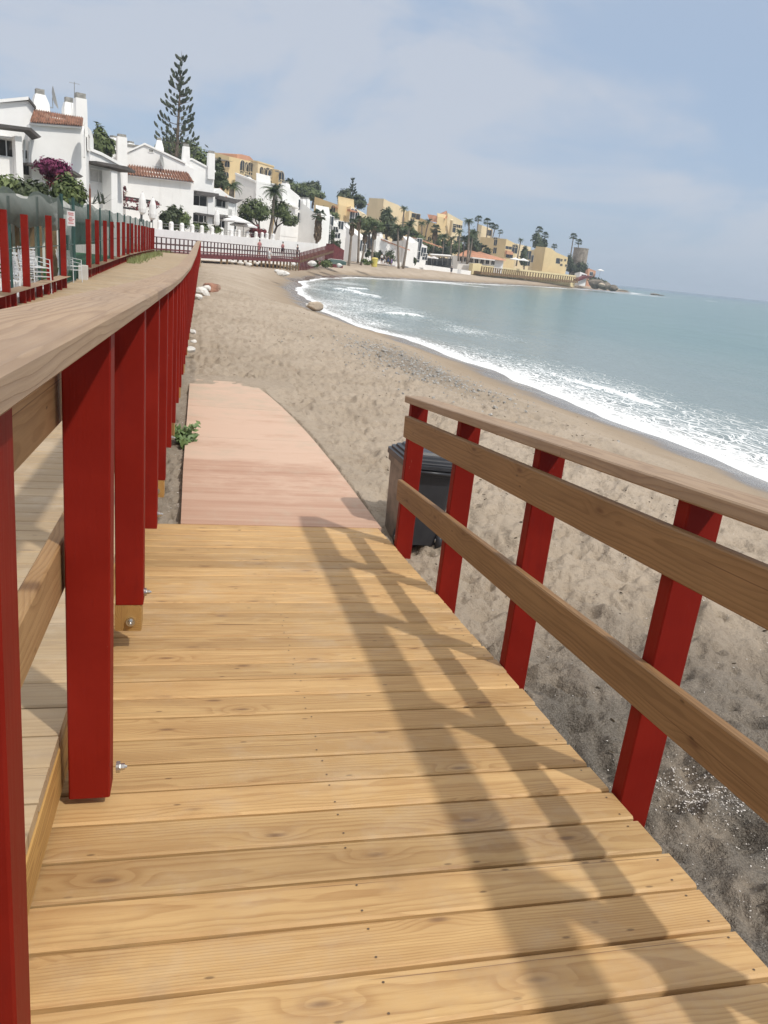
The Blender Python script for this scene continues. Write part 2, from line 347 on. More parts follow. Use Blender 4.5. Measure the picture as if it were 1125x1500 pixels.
def seamat():
    t=NT('sea_water'); P=t.geo(); d=t.m2('MULTIPLY',t.attr('sd'),-1.); fa=t.attr('foam')
    sx=t.n('ShaderNodeSeparateXYZ',{0:P}).outputs
    dist=t.vm('LENGTH',P)
    w1=t.noise(t.scale(P,(1.3,.55,1)),1.,4,.6); w2=t.noise(t.scale(P,(5.,2.4,1)),1.,4,.6); w3=t.noise(t.scale(P,(.12,.05,1)),1.,4,.6)
    h=t.m2('ADD',t.m2('MULTIPLY',w1,.6),t.m2('MULTIPLY',w2,.16))
    fade=t.n('ShaderNodeMapRange',{'Value':dist,'From Min':15.,'From Max':400.,'To Min':.30,'To Max':.10}).outputs[0]
    b=t.bump(h,fade,.5)
    c=t.mix(t.ss(d,0.,30.),(.225,.265,.25),(.122,.208,.188))
    c=t.mix(t.ss(d,60.,700.),c,(.06,.125,.155))
    c=t.mix(t.ss(w3,.45,.7,0,.35),c,(.09,.165,.17))
    c=t.mix(t.ss(d,.0,2.5,.75,0.),c,(.29,.255,.21))
    # foam: lacy streaks parallel to the shore
    wv=t.noise(P,.8,4,.6,.6); 
    q=t.vm('ADD',t.scale(P,(1.,.42,1.)),t.vm('SCALE',t.n('ShaderNodeTexNoise',{'Vector':P,'Scale':.9,'Detail':2.}).outputs[1]))
    v=t.n('ShaderNodeTexVoronoi',{'Vector':q,'Scale':3.4},feature='DISTANCE_TO_EDGE',voronoi_dimensions='2D').outputs[0]
    v2=t.n('ShaderNodeTexVoronoi',{'Vector':q,'Scale':8.5},feature='DISTANCE_TO_EDGE',voronoi_dimensions='2D').outputs[0]
    lace=t.m2('MAXIMUM',t.ss(v,.0,.17,1.,0.),t.m2('MULTIPLY',t.ss(v2,.0,.2,1.,0.),.85))
    s=t.noise(t.scale(P,(4.2,1.1,1)),1.,5,.7,.5)
    lev=t.m2('ADD',t.m2('MULTIPLY',lace,.55),t.m2('MULTIPLY',s,.75))
    f=t.m2('MULTIPLY',t.ss(t.m2('ADD',lev,t.m2('MULTIPLY_ADD',fa,1.25,-1.15)),.0,.38),t.ss(fa,.0,.12))
    f=t.m2('MULTIPLY',f,.93)
    c=t.mix(f,c,(.80,.82,.83))
    t.bsdf(Base_Color=c,Roughness=t.m2('MULTIPLY_ADD',f,.55,.2),Normal=b,Specular_IOR_Level=t.m2('MULTIPLY_ADD',f,-.25,.40),IOR=1.33); return t.m
M_['sea']=seamat()
M_['white']=plain('white_render',(.87,.86,.835),.85,.03,.8,stain=(.62,.60,.56,.35))
M_['white_bare']=plain('bleached_wood_panel',(.62,.60,.56),.8,.1,3.)
M_['tile']=plain('terracotta_tile',(.27,.14,.095),.85,.5,3.6,stain=(.42,.32,.24,.9))
M_['tile_far']=plain('orange_roof_tile',(.47,.225,.13),.8,.2,.6)
M_['yellow']=plain('ochre_render',(.72,.56,.31),.85,.05,.25,stain=(.54,.41,.23,.5))
M_['yellow_pale']=plain('pale_yellow_render',(.76,.63,.41),.85,.05,.25,stain=(.58,.46,.26,.5))
M_['yellow_wall']=plain('cream_yellow_render',(.78,.66,.38),.85,.04,.3,stain=(.66,.55,.33,.4))
M_['salmon']=plain('salmon_render',(.60,.32,.20),.85,.06,.3)
M_['glass']=plain('dark_window_glass',(.035,.04,.045),.12,.3,2.,spec=.6)
M_['opening']=plain('dim_interior',(.05,.047,.043),.9,.3,2.)
M_['awning']=plain('brown_awning_roof',(.10,.09,.085),.8,.2,2.)
M_['grey_cap']=plain('chimney_cap_concrete',(.30,.29,.265),.9,.25,6.)
M_['dish']=plain('dish_grey',(.36,.36,.35),.5,.1,3.)
M_['pole']=plain('grey_pole_metal',(.32,.32,.31),.45,.1,4.,metal=.5)
M_['stone']=plain('tower_stone',(.30,.255,.205),.95,.3,.9,stain=(.2,.17,.14,.6),bump=.5,bscale=2.)
M_['rock']=plain('shore_rock',(.47,.39,.30),.9,.25,1.5,bump=.6,bscale=6.)
M_['rock_dark']=plain('dark_shore_rock',(.17,.145,.115),.9,.3,.8,bump=.6,bscale=2.)
M_['rubble']=plain('white_rubble_stone',(.66,.64,.60),.9,.12,5.)
M_['fabric']=plain('white_canvas',(.80,.79,.77),.9,.04,1.5)
M_['metal_green']=plain('green_fence_metal',(.025,.07,.06),.45,.15,4.)
M_['bark']=plain('tree_bark',(.14,.11,.085),.95,.3,5.,bump=.5,bscale=20.)
M_['palm_bark']=plain('palm_trunk_bark',(.22,.18,.14),.95,.25,2.)
M_['skirt']=plain('dead_palm_leaves',(.20,.145,.095),.95,.3,3.)
M_['palm']=leafmat('palm_leaf',(.045,.07,.03),(.12,.155,.07))
M_['pine']=leafmat('pine_foliage',(.04,.065,.02),(.15,.18,.065))
M_['dark_leaf']=leafmat('dark_foliage',(.035,.05,.025),(.10,.12,.055))
M_['norfolk']=leafmat('norfolk_foliage',(.03,.04,.03),(.085,.10,.065))
M_['hedge']=leafmat('hedge_leaf',(.045,.08,.025),(.18,.21,.075))
M_['bougain']=leafmat('bougainvillea_flower',(.12,.018,.055),(.26,.05,.13))
M_['redleaf']=leafmat('red_shrub_leaf',(.12,.02,.03),(.22,.05,.05))
M_['grassleaf']=leafmat('grass_blade',(.10,.13,.04),(.25,.26,.10))
M_['agave']=leafmat('grey_agave_leaf',(.10,.11,.10),(.24,.25,.22))
M_['weed']=leafmat('weed_leaf',(.05,.10,.03),(.22,.30,.12),.4)
M_['turf']=plain('artificial_turf',(.035,.15,.04),.95,.15,8.)
M_['earth']=plain('dry_earth_slope',(.22,.19,.12),.95,.3,.15,stain=(.10,.12,.05,.9))
M_['plastic']=plain('black_bin_plastic',(.030,.031,.036),.38,.15,9.,bump=.05,bscale=200.)
M_['bin_bounce']=plain('bounce_lit_bin_plastic',(.17,.135,.105),.5,.35,7.,stain=(.22,.18,.14,.7))  # light bounced off the sand, painted as a browner plastic colour
M_['palisade']=plain('brown_palisade_wood',(.17,.115,.06),.9,.3,4.)
M_['chair']=plain('white_chair_metal',(.66,.67,.67),.35,.05,8.)
M_['tarp']=plain('grey_tarpaulin',(.34,.34,.31),.8,.2,1.2)
def net(name,c,op):
    t=NT(name); P=t.geo(); n=t.noise(P,1.4,4,.6)
    d=t.n('ShaderNodeBsdfPrincipled',{'Base Color':t.mix(n,c,tuple(x*1.7 for x in c)),'Roughness':.9}); tr=t.n('ShaderNodeBsdfTransparent')
    f=t.m2('MULTIPLY_ADD',n,.25,op-.12)
    return t.out(t.n('ShaderNodeMixShader',{0:f,1:tr.outputs[0],2:d.outputs[0]}).outputs[0])
M_['net']=net('green_shade_net',(.018,.055,.045),.62)
M_['net_grey']=net('grey_shade_net',(.055,.07,.06),.80)
M_['sign']=plain('white_sign_enamel',(.72,.68,.68),.4,.04,3.)
M_['sign_red']=plain('sign_red_paint',(.55,.09,.09),.5,.05,3.)
M_['skin']=plain('skin',(.46,.27,.19),.6,.05,3.)
M_['hair']=plain('dark_hair',(.03,.02,.015),.7,.1,9.)
for k,c in dict(cloth_dark=(.04,.045,.06),cloth_pink=(.50,.22,.22),cloth_white=(.7,.7,.7),cloth_purple=(.22,.14,.42),cloth_blue=(.08,.12,.25),cloth_red=(.4,.05,.05)).items(): M_[k]=plain(k,c,.9,.08,6.)
M_['yellow_plastic']=plain('yellow_plastic',(.62,.50,.12),.5,.1,3.)
M_['boat_green']=plain('green_boat_paint',(.03,.065,.05),.5,.15,2.)
M_['joist']=plain('treated_joist_wood',(.20,.13,.065),.9,.25,4.)
M_['shell']=plain('shell_fragment',(.70,.66,.62),.6,.1,40.)
M_['debris']=plain('dry_seaweed',(.075,.055,.035),.95,.3,20.)
M_["pebble"]=plain("grey_pebble",(.36,.35,.33),.8,.35,7.)
# ------------------------------------------------------------------ profiles
def zr(y): return -1.39-.105*y                        # ramp deck
def zd(y): return float(np.interp(y,[-6,.8,2.05,4,7,12.6,22,38,45,70],[-1.16,-1.335,-1.375,-1.44,-1.515,-1.595,-1.565,-1.325,-1.285,-1.28]))
def zb(y): return zd(y)+1.155                         # underside of the left handrail
SL=Vector((0,1,-.105)).normalized()
# ramp: planks across, 154 mm pitch
mb=MB(); y=-1.93+.154*0; mb2=None
ys=np.arange(-1.96,5.45,.1545); ys=ys+ (1.277-.0775 - ys[np.argmin(abs(ys-1.2))])
for i,yc in enumerate(ys):
    if yc>5.40: break
    j=random.uniform(-.0015,.0015); zc=zr(yc)-.019+random.uniform(-.0008,.0008)
    x0=-.355 if yc<1.42 else -.50
    mb.board((x0,yc+j,zc),(1.362+random.uniform(-.006,.006),yc-j,zc),.1425,.036,side=SL,ch=.0065)
    for x in (1.315,.43):
        for dy in (-.045,.045):
            if random.random()<.25: continue
            c=Vector((x+random.uniform(-.01,.01),yc+dy+random.uniform(-.006,.006),0)); c.z=zr(c.y)+.0012
            a=Vector((1,0,0)); b=SL
            mb.add([c+(a*math.cos(t)+b*math.sin(t))*.0032 for t in (k*math.pi/4 for k in range(8))],[tuple(range(8))],mat=1)
ramp=tag(mb.build('ramp_deck',[M_['deck'],M_['screw']]),kind='structure')
mb=MB()
for x0 in (1.30,.45,-.30): mb.hexa([(x0,-2,zr(-2)-.17),(x0+.055,-2,zr(-2)-.17),(x0+.055,5.38,zr(5.38)-.10),(x0,5.38,zr(5.38)-.10),(x0,-2,zr(-2)-.04),(x0+.055,-2,zr(-2)-.04),(x0+.055,5.38,zr(5.38)-.04),(x0,5.38,zr(5.38)-.04)])
mb.build('ramp_joist',M_['joist'],ramp)
# boardwalk: planks across from the landward fence to the sea rail
mb=MB(); yc=-5.
while yc<66:
    zc=zd(yc)-.02
    dz=zd(yc+.1)-zd(yc-.1); mb.board((-3.75,yc,zc),(-.365,yc+random.uniform(-.003,.003),zc),.143,.038,side=(0,.2,dz),ch=.006); yc+=.151
walk=tag(mb.build('boardwalk',[M_['walk']]),kind='structure')
mb=MB(); yy=np.concatenate([np.arange(-5,14,1.9),np.arange(14,66,4)])
for a,b in zip(yy[:-1],yy[1:]): mb.board((-.387,a,zd(a)-.12),(-.387,b,zd(b)-.12),.15,.05,side=(0,0,1),ring=(.01,.03))
mb.build('fascia_board',M_['block'],walk)
mb=MB()
for a,b in zip(yy[:-1],yy[1:]): mb.hexa([(-.62,a,-2.6),(-.56,a,-2.6),(-.56,b,-2.6),(-.62,b,-2.6),(-.62,a,zd(a)-.06),(-.56,a,zd(a)-.06),(-.56,b,zd(b)-.06),(-.62,b,zd(b)-.06)])
mb.build('support_wall',M_['joist'],walk)
# ------------------------------------------------------------------ left railing
rail=thing('boardwalk_railing','tall red railing with broad weathered handrail along the sea side of the raised boardwalk','railing',(-.28,2,zd(2)))
mb=MB(); cuts=[-1.0,.6,2.95,5.0,7.2,9.5,12,14.5,17,19.5,22,25,28,31,34,37,40,44,48,52,56,60]
for a,b in zip(cuts[:-1],cuts[1:]):
    g=.0015
    mb.board((-.275,a+g,zb(a)+.024),(-.275,b-g,zb(b)+.024),.19,.047,side=(1,0,0),ch=.007,seg=3,ring=(random.uniform(.04,.085),-.06 if random.random()<.8 else .05))
mb.build('handrail_cap',M_['cap'],rail)
for off,h,nm in ((-.185,.145,'upper_rail'),(-.64,.145,'lower_rail')):
    mb=MB()
    for a,b in zip(cuts[:-1],cuts[1:]): mb.board((-.363,a+.002,zb(a)+off),(-.363,b-.002,zb(b)+off),h,.042,side=(0,0,1),ch=.005)
    mb.build(nm,M_['rail_new'],rail)
fy=[.87,1.98,3.12,4.15,5.17,6.15]+[6.15+1.0*k for k in range(1,54)]
def bolt(c,axis,parent,s=1.):
    m=MB(); c=Vector(c); ax=Vector(axis)
    m.tube([c,c+ax*.012*s],.019*s,14); m.tube([c+ax*.012*s,c+ax*.026*s],.0115*s,6); m.tube([c+ax*.026*s,c+ax*.034*s],[.0075*s,.004*s],8)
    return m.build('bolt',M_['steel'],parent,False)
for k,yf in enumerate(fy):
    m=MB(); x0,x1=-.324,-.211
    zt=zb(yf+.045)-.001
    zl={0:-1.62,1:-1.568}.get(k,zd(yf)-.085)
    c=.004
    # chamfered upright
    cs=[(x0+c,yf),(x1-c,yf),(x1,yf+c),(x1,yf+.09-c),(x1-c,yf+.09),(x0+c,yf+.09),(x0,yf+.09-c),(x0,yf+c)]
    sh={0:-.024,1:-.014}.get(k,0.); m.prism([(a+sh,b,zl) for a,b in cs],(-sh,0,zt-zl))
    p=m.build('post',M_['red'],rail)
    if k in (2,4,6,8,10,12,14):
        m=MB(); m.board((-.272,yf-.004,zl-.062),(-.272,yf+.088,zl-.062),.108,.118,side=(1,0,0),ch=.004,ring=(.03,.04))
        b=m.build('joist_block',M_['block'],p); bolt((-.262,yf-.004,zl-.075),(0,-1,0),p)
    if k in (1,2,3,5): bolt((x1,yf+.045,zl+.07 if k!=2 else zl+.04),(1,0,0),p,.9)
# ------------------------------------------------------------------ right railing
rr=thing('ramp_railing','short red railing with brown timber rails on the sea side of the ramp','railing',(1.40,3,zr(3)))
y0,y1=-1.4,4.97
mb=MB()
for a,b,rg in ((y0,2.62,(.0,-.055)),(2.62,y1,(.03,-.08))):
    mb.board((1.405,a+.001,zr(a)+1.044),(1.405,b-.001,zr(b)+1.044),.145,.045,side=(1,0,0),ch=.005,ring=rg)
mb.build('top_rail',M_['cap'],rr)
for lo,nm in ((.79,'upper_rail'),(.345,'lower_rail')):
    mb=MB(); mb.board((1.352,y0,zr(y0)+lo+.0725),(1.352,y1-.05,zr(y1-.05)+lo+.0725),.145,.035,side=(0,0,1),ch=.005,ring=(.02,.05)); mb.build(nm,M_['rail'],rr)
for k in range(-2,4):
    yf=1.85+1.02*k; m=MB(); c=.004; x0,x1=1.3705,1.488; th=.062
    cs=[(x0+c,yf),(x1-c,yf),(x1,yf+c),(x1,yf+th-c),(x1-c,yf+th),(x0+c,yf+th),(x0,yf+th-c),(x0,yf+c)]
    zt=lambda yy:zr(yy)+1.0205
    n=len(cs); lo=[(a,b,zr(yf)-.30) for a,b in cs]; hi=[(a,b,zt(b)) for a,b in cs]
    m.add(lo+hi,[tuple(range(n-1,-1,-1)),tuple(range(n,2*n))]+[(i,(i+1)%n,n+(i+1)%n,n+i) for i in range(n)])
    m.build('post',M_['red'],rr)
# ------------------------------------------------------------------ pink slab path
mb=MB(); L=lambda y: np.interp(y,[5.4,6.8,11.6],[-.11,-.128,-.15]); Rr=lambda y: np.interp(y,[5.4,7.2,8.4,9.4,10.6,11.6],[1.387,1.30,1.22,1.12,.97,.78])
yy=[5.437,6.88,8.15,9.78,11.75]
for a,b in zip(yy[:-1],yy[1:]):
    b-=.006; mb.r=random.uniform(.05,.6); e=random.uniform(-.002,.002); n=4; top=[];lo=[]
    ring=[(L(a),a)]+[(Rr(a+(b-a)*i/n),a+(b-a)*i/n) for i in range(n+1)]+[(L(b),b)]
    mb.prism([(x,y,-2.03) for x,y in ring],(0,0,.073+e))
tag(mb.build('pink_path',M_['pink']),kind='structure')
# ------------------------------------------------------------------ sand
th=np.radians(np.concatenate([np.linspace(-80,-26,50),np.linspace(-25.8,54,760),np.linspace(54.5,88,50)]))
rad=np.concatenate([np.linspace(.25,1.5,25)[:-1],1.5*np.exp(np.linspace(0,math.log(430/1.5),830))])
TH,RD=np.meshgrid(th,rad); X=RD*np.sin(TH); Y=RD*np.cos(TH)
def wob(x,y): return .55*(fbm(x*.33+5,y*.33,3,3)-.5)*2*np.clip(1,0,1)
sd=shore_sd(X,Y)+wob(X,Y)
Z=sand_base(X,Y,sd)
inl=smooth(2.,6.,sd); near=smooth(110,22,RD)
Z=Z+inl*( .16*(fbm(X*.22,Y*.22,3,1)-.5) + .06*(fbm(X*1.1,Y*1.1,3,2)-.5) )
Z=Z+inl*near*( .055*pits(X,Y,.34,11,.7) + .034*pits(X+3,Y+1,.21,23,.65) + .06*pits(X,Y,.9,31,.35) + .06*(fbm(X*5,Y*5,3,4)-.5) + .11*np.abs(fbm(X*8+2,Y*5,4,14)-.5) - .05*smooth(.56,.66,fbm(X*3.1,Y*2.3,3,61)) )
Z=Z-.022*smooth(6,1,sd)*0
hz=hill_z(X,Y,sd); wgt=smooth(14,22,sd)*smooth(20,66,Y); far=smooth(100,165,Y)
Z=np.where(sd>12,np.maximum(Z,Z*(1-wgt)+np.maximum(hz,Z)*wgt*(1-far)+Z*wgt*far),Z)
under=(X>-3.9)&(X<-.2)&(Y<66); Z=np.where(under,np.minimum(Z,-2.0),Z)
land=(X<-3.4)&(Y<68); Z=np.where(land&(sd>8),np.minimum(np.maximum(Z,-1.75),-1.75),Z)
pm=(X>-.25)&(X<np.interp(Y,[0,5.4,7.2,8.4,9.4,10.6,11.8],[1.5,1.43,1.33,1.25,1.15,1.0,.8]))&(Y<11.35)
Z=np.where(pm,np.minimum(Z,-2.0-.06*smooth(6,3,Y)),Z)
edge=smooth(.32,.0,np.abs(X-np.interp(Y,[5.4,7.2,8.4,9.4,10.6,11.8],[1.41,1.32,1.24,1.14,.99,.78])))*(Y>5.4)*(Y<12.2)
Z=np.where(~pm,Z+edge*(-1.963+.035*(fbm(X*3,Y*3,3,9)-.5)-Z)*.85,Z)
binz=np.exp(-(((X-1.7)/.5)**2+((Y-5.5)/.5)**2)*1.6); Z=np.where(~pm,Z-binz*.11,Z)
far_end=smooth(11.0,11.5,Y)*smooth(13,11.8,Y)*(X>-.3)*(X<1.4); Z=Z+far_end*(-1.945+.03*(fbm(X*4,Y*4,3,8)-.5)-Z)*.9
grey=smooth(5.2,3.2,Y+.28*X+1.2*(fbm(X*.8,Y*.8,3,5)-.5))*(X>1.2)
peb=np.exp(-(((X-4.9)/1.1)**2+((Y-17.8)/3.2)**2)); grey=np.maximum(grey,np.clip(peb*.75,0,.6))
grey=np.maximum(grey,.55*smooth(4.6,6.2,sd)*0)
strip=((X>-.4)&(X<-.08)&(Y>4.2)&(Y<14))*.35; grey=np.maximum(grey,strip)
beach=grid_mesh('sand_beach',X,Y,Z,M_['sand'],(('sd',sd),('grey',grey)))
# ------------------------------------------------------------------ sea
th=np.radians(np.concatenate([np.linspace(-30,2,60),np.linspace(2.2,55,640),np.linspace(56,120,60)]))
rad=np.concatenate([6*np.exp(np.linspace(0,math.log(500/6),760)),500*np.exp(np.linspace(.02,math.log(7600/500),90))])
TH,RD=np.meshgrid(th,rad); X=RD*np.sin(TH); Y=RD*np.cos(TH)
sd=shore_sd(X,Y)+wob(X,Y)*smooth(900,300,RD); d=-sd
n1=fbm(X*.12,Y*.12,3,41); n2=fbm(X*.35,Y*.2,3,42)
W=np.interp(Y,[0,12,30,45,70,110,160],[7.6,6.4,4.8,4.2,8.,7.,4.5])*(.75+.6*n1)
foam=np.where(d>-.1,np.interp(d/W,[0,.03,.08,.25,.55,.85,1.1],[1,1.,.82,.52,.42,.28,0]),0)
# the breaking front: a band of solid white, varying along the shore
fr=np.exp(-((d-W*(.42+.25*(n2-.5)))/(.55))**2)*smooth(.45,.62,n1); foam=np.maximum(foam,.95*fr*smooth(35,20,Y))
# inner bay: milky shallow water with a short breaking crest
calm=smooth(24,40,Y)*smooth(130,110,Y); foam=foam*(1-calm*smooth(.25,1.2,d)*.62)
inner=smooth(30,40,Y)*smooth(118,92,Y)*smooth(14,4,d)*(d>0); foam=np.maximum(foam,inner*(.30+.5*(n2-.35)))
def crest(px,py,L,wd,ang):
    c=onz(px,py,SEA); a=math.radians(ang); u=(X-c.x)*math.cos(a)+(Y-c.y)*math.sin(a); v=-(X-c.x)*math.sin(a)+(Y-c.y)*math.cos(a)
    v=v+.35*np.sin(u*1.3)+.5*(n2-.5); return np.exp(-(u/L)**4-(v/wd)**2)
zc=0
for cr in ((522,430,6.5,.55,100),(524,425,2.5,.5,60),(592,463,1.3,.6,20)): 
    g=crest(*cr); foam=np.maximum(foam,1.0*g); zc=zc+.16*g
fs=smooth(130,150,Y)*(d>-.2)
foam=np.maximum(foam,fs*np.clip(np.interp(d,[0,2.5,6,9],[.9,.8,.45,0])*smooth(.38,.62,fbm(X*.035,Y*.035,2,77)),0,1))
for px,py,L,wd,ang in ((870,423,22,2.0,30),(925,431,26,3.,25),(912,427,14,2.5,30),(958,433,5,2.,30),(660,416,10,1.6,20),(715,417,8,1.6,30),(1040,441,4,3,20),(800,421,9,1.5,40)):
    foam=np.maximum(foam,.97*crest(px,py,L,wd,ang))
amp=smooth(0,6,d); Z=SEA+amp*(.05*(fbm(X*.5,Y*.25,3,51)-.5)+.10*(fbm(X*.09,Y*.05,2,52)-.5))*smooth(1500,300,RD)+zc+ .05*foam*amp
sea=grid_mesh('sea',X,Y,Z,M_['sea'],(('sd',sd),('foam',foam)))
# ------------------------------------------------------------------ sky and sun
SUN=Vector((.55,-.68,1.09)).normalized()
w=NT('World',True); S.world=w.m
sky=w.n('ShaderNodeTexSky',sky_type='NISHITA'); sky.sun_disc=False; sky.sun_elevation=math.asin(SUN.z); sky.sun_rotation=math.atan2(SUN.x,SUN.y)
sky.air_density=1.; sky.dust_density=1.; sky.ozone_density=1.
D=w.n('ShaderNodeTexCoord').outputs['Generated']; sz=w.n('ShaderNodeSeparateXYZ',{0:D}).outputs[2]
q=w.scale(D,(2.2,2.2,5.2)); c1=w.noise(w.vm('ADD',q,(3.7,1.2,.4)),1.2,6,.56,.5); c2=w.noise(w.scale(D,(5.,5.,16.)),1.,4,.5)
cl=w.m2('ADD',w.m2('MULTIPLY',c1,.8),w.m2('MULTIPLY',c2,.2))
cov=w.m2('ADD',w.ss(cl,.43,.58),w.ss(sz,.12,.45,0.,.35),clamp=True)
veil=w.m2('MULTIPLY_ADD',cov,.14,.80)
haze=w.mix(cov,(3.3,4.2,5.6),(4.5,4.9,5.65))
hor=w.ss(sz,0.,.12,1.,0.); haze=w.mix(w.m2('MULTIPLY',hor,.6),haze,(3.3,4.05,5.05))
haze=w.mix(w.ss(sz,.38,.75),haze,(9.6,9.4,9.2))  # unseen sky overhead brightened to add fill light
colr=w.mix(veil,sky.outputs[0],haze)
bg=w.n('ShaderNodeBackground',{'Color':colr,'Strength':.1}); o=w.n('ShaderNodeOutputWorld'); w.t.links.new(bg.outputs[0],o.inputs['Surface'])
sl=bpy.data.lights.new('sun','SUN'); so=bpy.data.objects.new('sun',sl); COL.objects.link(so)
sl.energy=2.2; sl.angle=R_(1.7); sl.color=(1.,.955,.88); so.rotation_euler=SUN.to_track_quat('Z','Y').to_euler(); so.location=(20,-30,40)
S.view_settings.view_transform='Standard'; S.view_settings.look='None'; S.view_settings.exposure=0.32
S.render.film_transparent=False; S.cycles.max_bounces=8; S.cycles.transparent_max_bounces=12

# ------------------------------------------------------------------ sea air
t=NT('sea_air'); v=t.n('ShaderNodeVolumePrincipled',{'Color':(.74,.86,1.,1),'Density':.0004,'Anisotropy':0.}); o=t.n('ShaderNodeOutputMaterial'); t.t.links.new(v.outputs[0],o.inputs['Volume'])
mb=MB(); mb.box(-8200,8200,-8200,8200,-5.6,46); hz_=tag(mb.build('haze',t.m),kind='stuff')
S.cycles.volume_bounces=0; S.cycles.volume_max_steps=64
# ------------------------------------------------------------------ bin, weed, landward fences
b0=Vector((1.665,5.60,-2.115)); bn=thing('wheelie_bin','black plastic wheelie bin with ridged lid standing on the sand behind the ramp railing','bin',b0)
def binbody():
    m=MB(); n=[]
    def ring(z,hx,hy,r=.05):
        pts=[]
        for sx,sy in ((1,-1),(1,1),(-1,1),(-1,-1)):
            cx,cy=sx*(hx-r),sy*(hy-r); a0={(1,-1):-90,(1,1):0,(-1,1):90,(-1,-1):180}[(sx,sy)]
            for k in range(5): a=math.radians(a0+k*22.5); pts.append((cx+r*math.cos(a),cy+r*math.sin(a),z))
        return pts
    def loft(rs,mat=0):
        k=len(rs[0]); v=[p for r in rs for p in r]
        m.add(v,[(i*k+j,i*k+(j+1)%k,(i+1)*k+(j+1)%k,(i+1)*k+j) for i in range(len(rs)-1) for j in range(k)]+[tuple(range(k-1,-1,-1)),tuple(range((len(rs)-1)*k,len(rs)*k))],mat=mat)
    return m,ring,loft
m,ring,loft=binbody()
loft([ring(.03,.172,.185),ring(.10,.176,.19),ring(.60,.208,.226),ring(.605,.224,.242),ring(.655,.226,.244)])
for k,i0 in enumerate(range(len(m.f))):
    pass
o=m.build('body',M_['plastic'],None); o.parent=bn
for f in o.data.polygons:
    pass
o.data.materials.append(M_['bin_bounce'])
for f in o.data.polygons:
    if f.normal.x<-.7: f.material_index=1  # only the left side takes the painted bounce colour
m,ring,loft=binbody()
loft([ring(.660,.240,.256,.06),ring(.700,.240,.256,.06),ring(.706,.222,.238,.06),ring(.722,.220,.236,.06),ring(.728,.196,.21,.06),ring(.744,.192,.206,.06),ring(.750,.165,.18,.06),ring(.768,.155,.17,.06)])
m.box(-.16,.16,-.285,-.245,.665,.69)
o=m.build('lid',M_['plastic'],None); o.parent=bn
for sx in (-1,1):
    m=MB(); m.tube([(sx*.165-.02,-.17,.075),(sx*.165+.02,-.17,.075)],.075,18); w_=m.build('wheel',M_['plastic'],None,True); w_.parent=bn
    m=MB(); m.tube([(sx*.165-.026,-.17,.075),(sx*.165+.026,-.17,.075)],.022,12); h_=m.build('hub',M_['steel'],None,True); h_.parent=w_
m=MB(); m.tube([(-.17,-.275,.64),(.17,-.275,.64)],.013,8); o=m.build('handle',M_['plastic'],None,True); o.parent=bn
bn.rotation_euler=(0,R_(4),R_(4))
def sprig(m,c,n,h,sz,spread=.5):
    for i in range(n):
        a=random.uniform(0,6.28); L=h*random.uniform(.5,1); d=Vector((math.cos(a)*spread,math.sin(a)*spread,1)).normalized()
        p=Vector(c)+Vector((random.uniform(-.03,.03),random.uniform(-.06,.06),0)); 
        for k in range(6):
            t=(k+1)/6; q=p+d*L*t+Vector((0,0,-.25*L*t*t)); m.r=random.random()
            for s in range(2): m.leaf(q+Vector([random.uniform(-.02,.02) for _ in range(3)]),(random.uniform(-.6,.6),random.uniform(-.9,.2),random.uniform(.3,1)),sz*random.uniform(.6,1.2),.6)
wd=thing('weed_plant','leafy green weed growing against the red posts beside the pink path','plant',(-.17,8.0,-2.0))
m=MB(); sprig(m,(-.16,8.05,-2.0),16,.34,.038,.55); sprig(m,(-.15,7.9,-2.0),8,.22,.05,.8); m.build('leaf_clump',M_['weed'],wd)
XF=-3.55
def land_fence(ys,boards,ya,yb,label,extra=None):
    t=thing('boardwalk_fence',label,'fence',(XF,ya,zd(ya)))
    m=MB(); 
    for k,(a,b) in enumerate(zip(np.linspace(ya,yb,max(2,int((yb-ya)/3)+1))[:-1],np.linspace(ya,yb,max(2,int((yb-ya)/3)+1))[1:])):
        m.board((XF+.02,a+.004,zd(a)+.325),(XF+.02,b-.004,zd(b)+.325),.30,.045,side=(1,0,0))
    m.build('cap_board',M_['cap'],t)
    m=MB(); m.box(XF-.12,XF-.08,ya,yb,-2,zd(ya)+.05) ; m.build('back_panel',M_['white_bare'] if boards=='open' else M_['red'],t)
    o=t.children[-1]
    for v in o.data.vertices:
        if v.co.z>-.6: v.co.z=(zd(v.co.y+ya)+.30)-t.location.z
    for y in ys:
        m=MB(); m.box(XF-.06,XF+.07,y,y+.09,zd(y)-.25,zd(y)+1.72+random.uniform(-.03,.03)); m.build('post',M_['red'],t)
    step=.86 if boards=='open' else .42; y=ya+.02
    while y<yb-.15:
        if min(abs(y-q) for q in ys)>.22:
            m=MB(); m.box(XF-.055,XF+.065,y,y+.09,zd(y)-.25,zd(y)+.30); m.build('short_board',M_['red'],t)
        y+=step
    m=MB()
    for a,b in zip(ys[:-1],ys[1:]): m.tube([(XF-.075,a,zd(a)+1.05),(XF-.075,b,zd(b)+1.05)],.012,6)
    m.build('wire',M_['metal_green'],t)
    return t
land_fence([8.0,10.0,12.1,14.05,16.0,17.8,20.45,22.4],'open',7.9,22.6,'open red slatted fence with bleached panels and chairs showing behind it','')
land_fence([27.1,29.3,31.6,33.9,36.4]+[36.4+2.25*k for k in range(1,12)],'dense',26.2,61.5,'long close boarded red fence with thin timber cap running to the white wall')
m=MB(); m.box(XF-.12,XF+.12,25.85,26.15,-2.2,zd(26)+.42); tag(m.build('fence_pier',M_['white_bare']),'short bleached timber pier at the near end of the long red fence','pier')
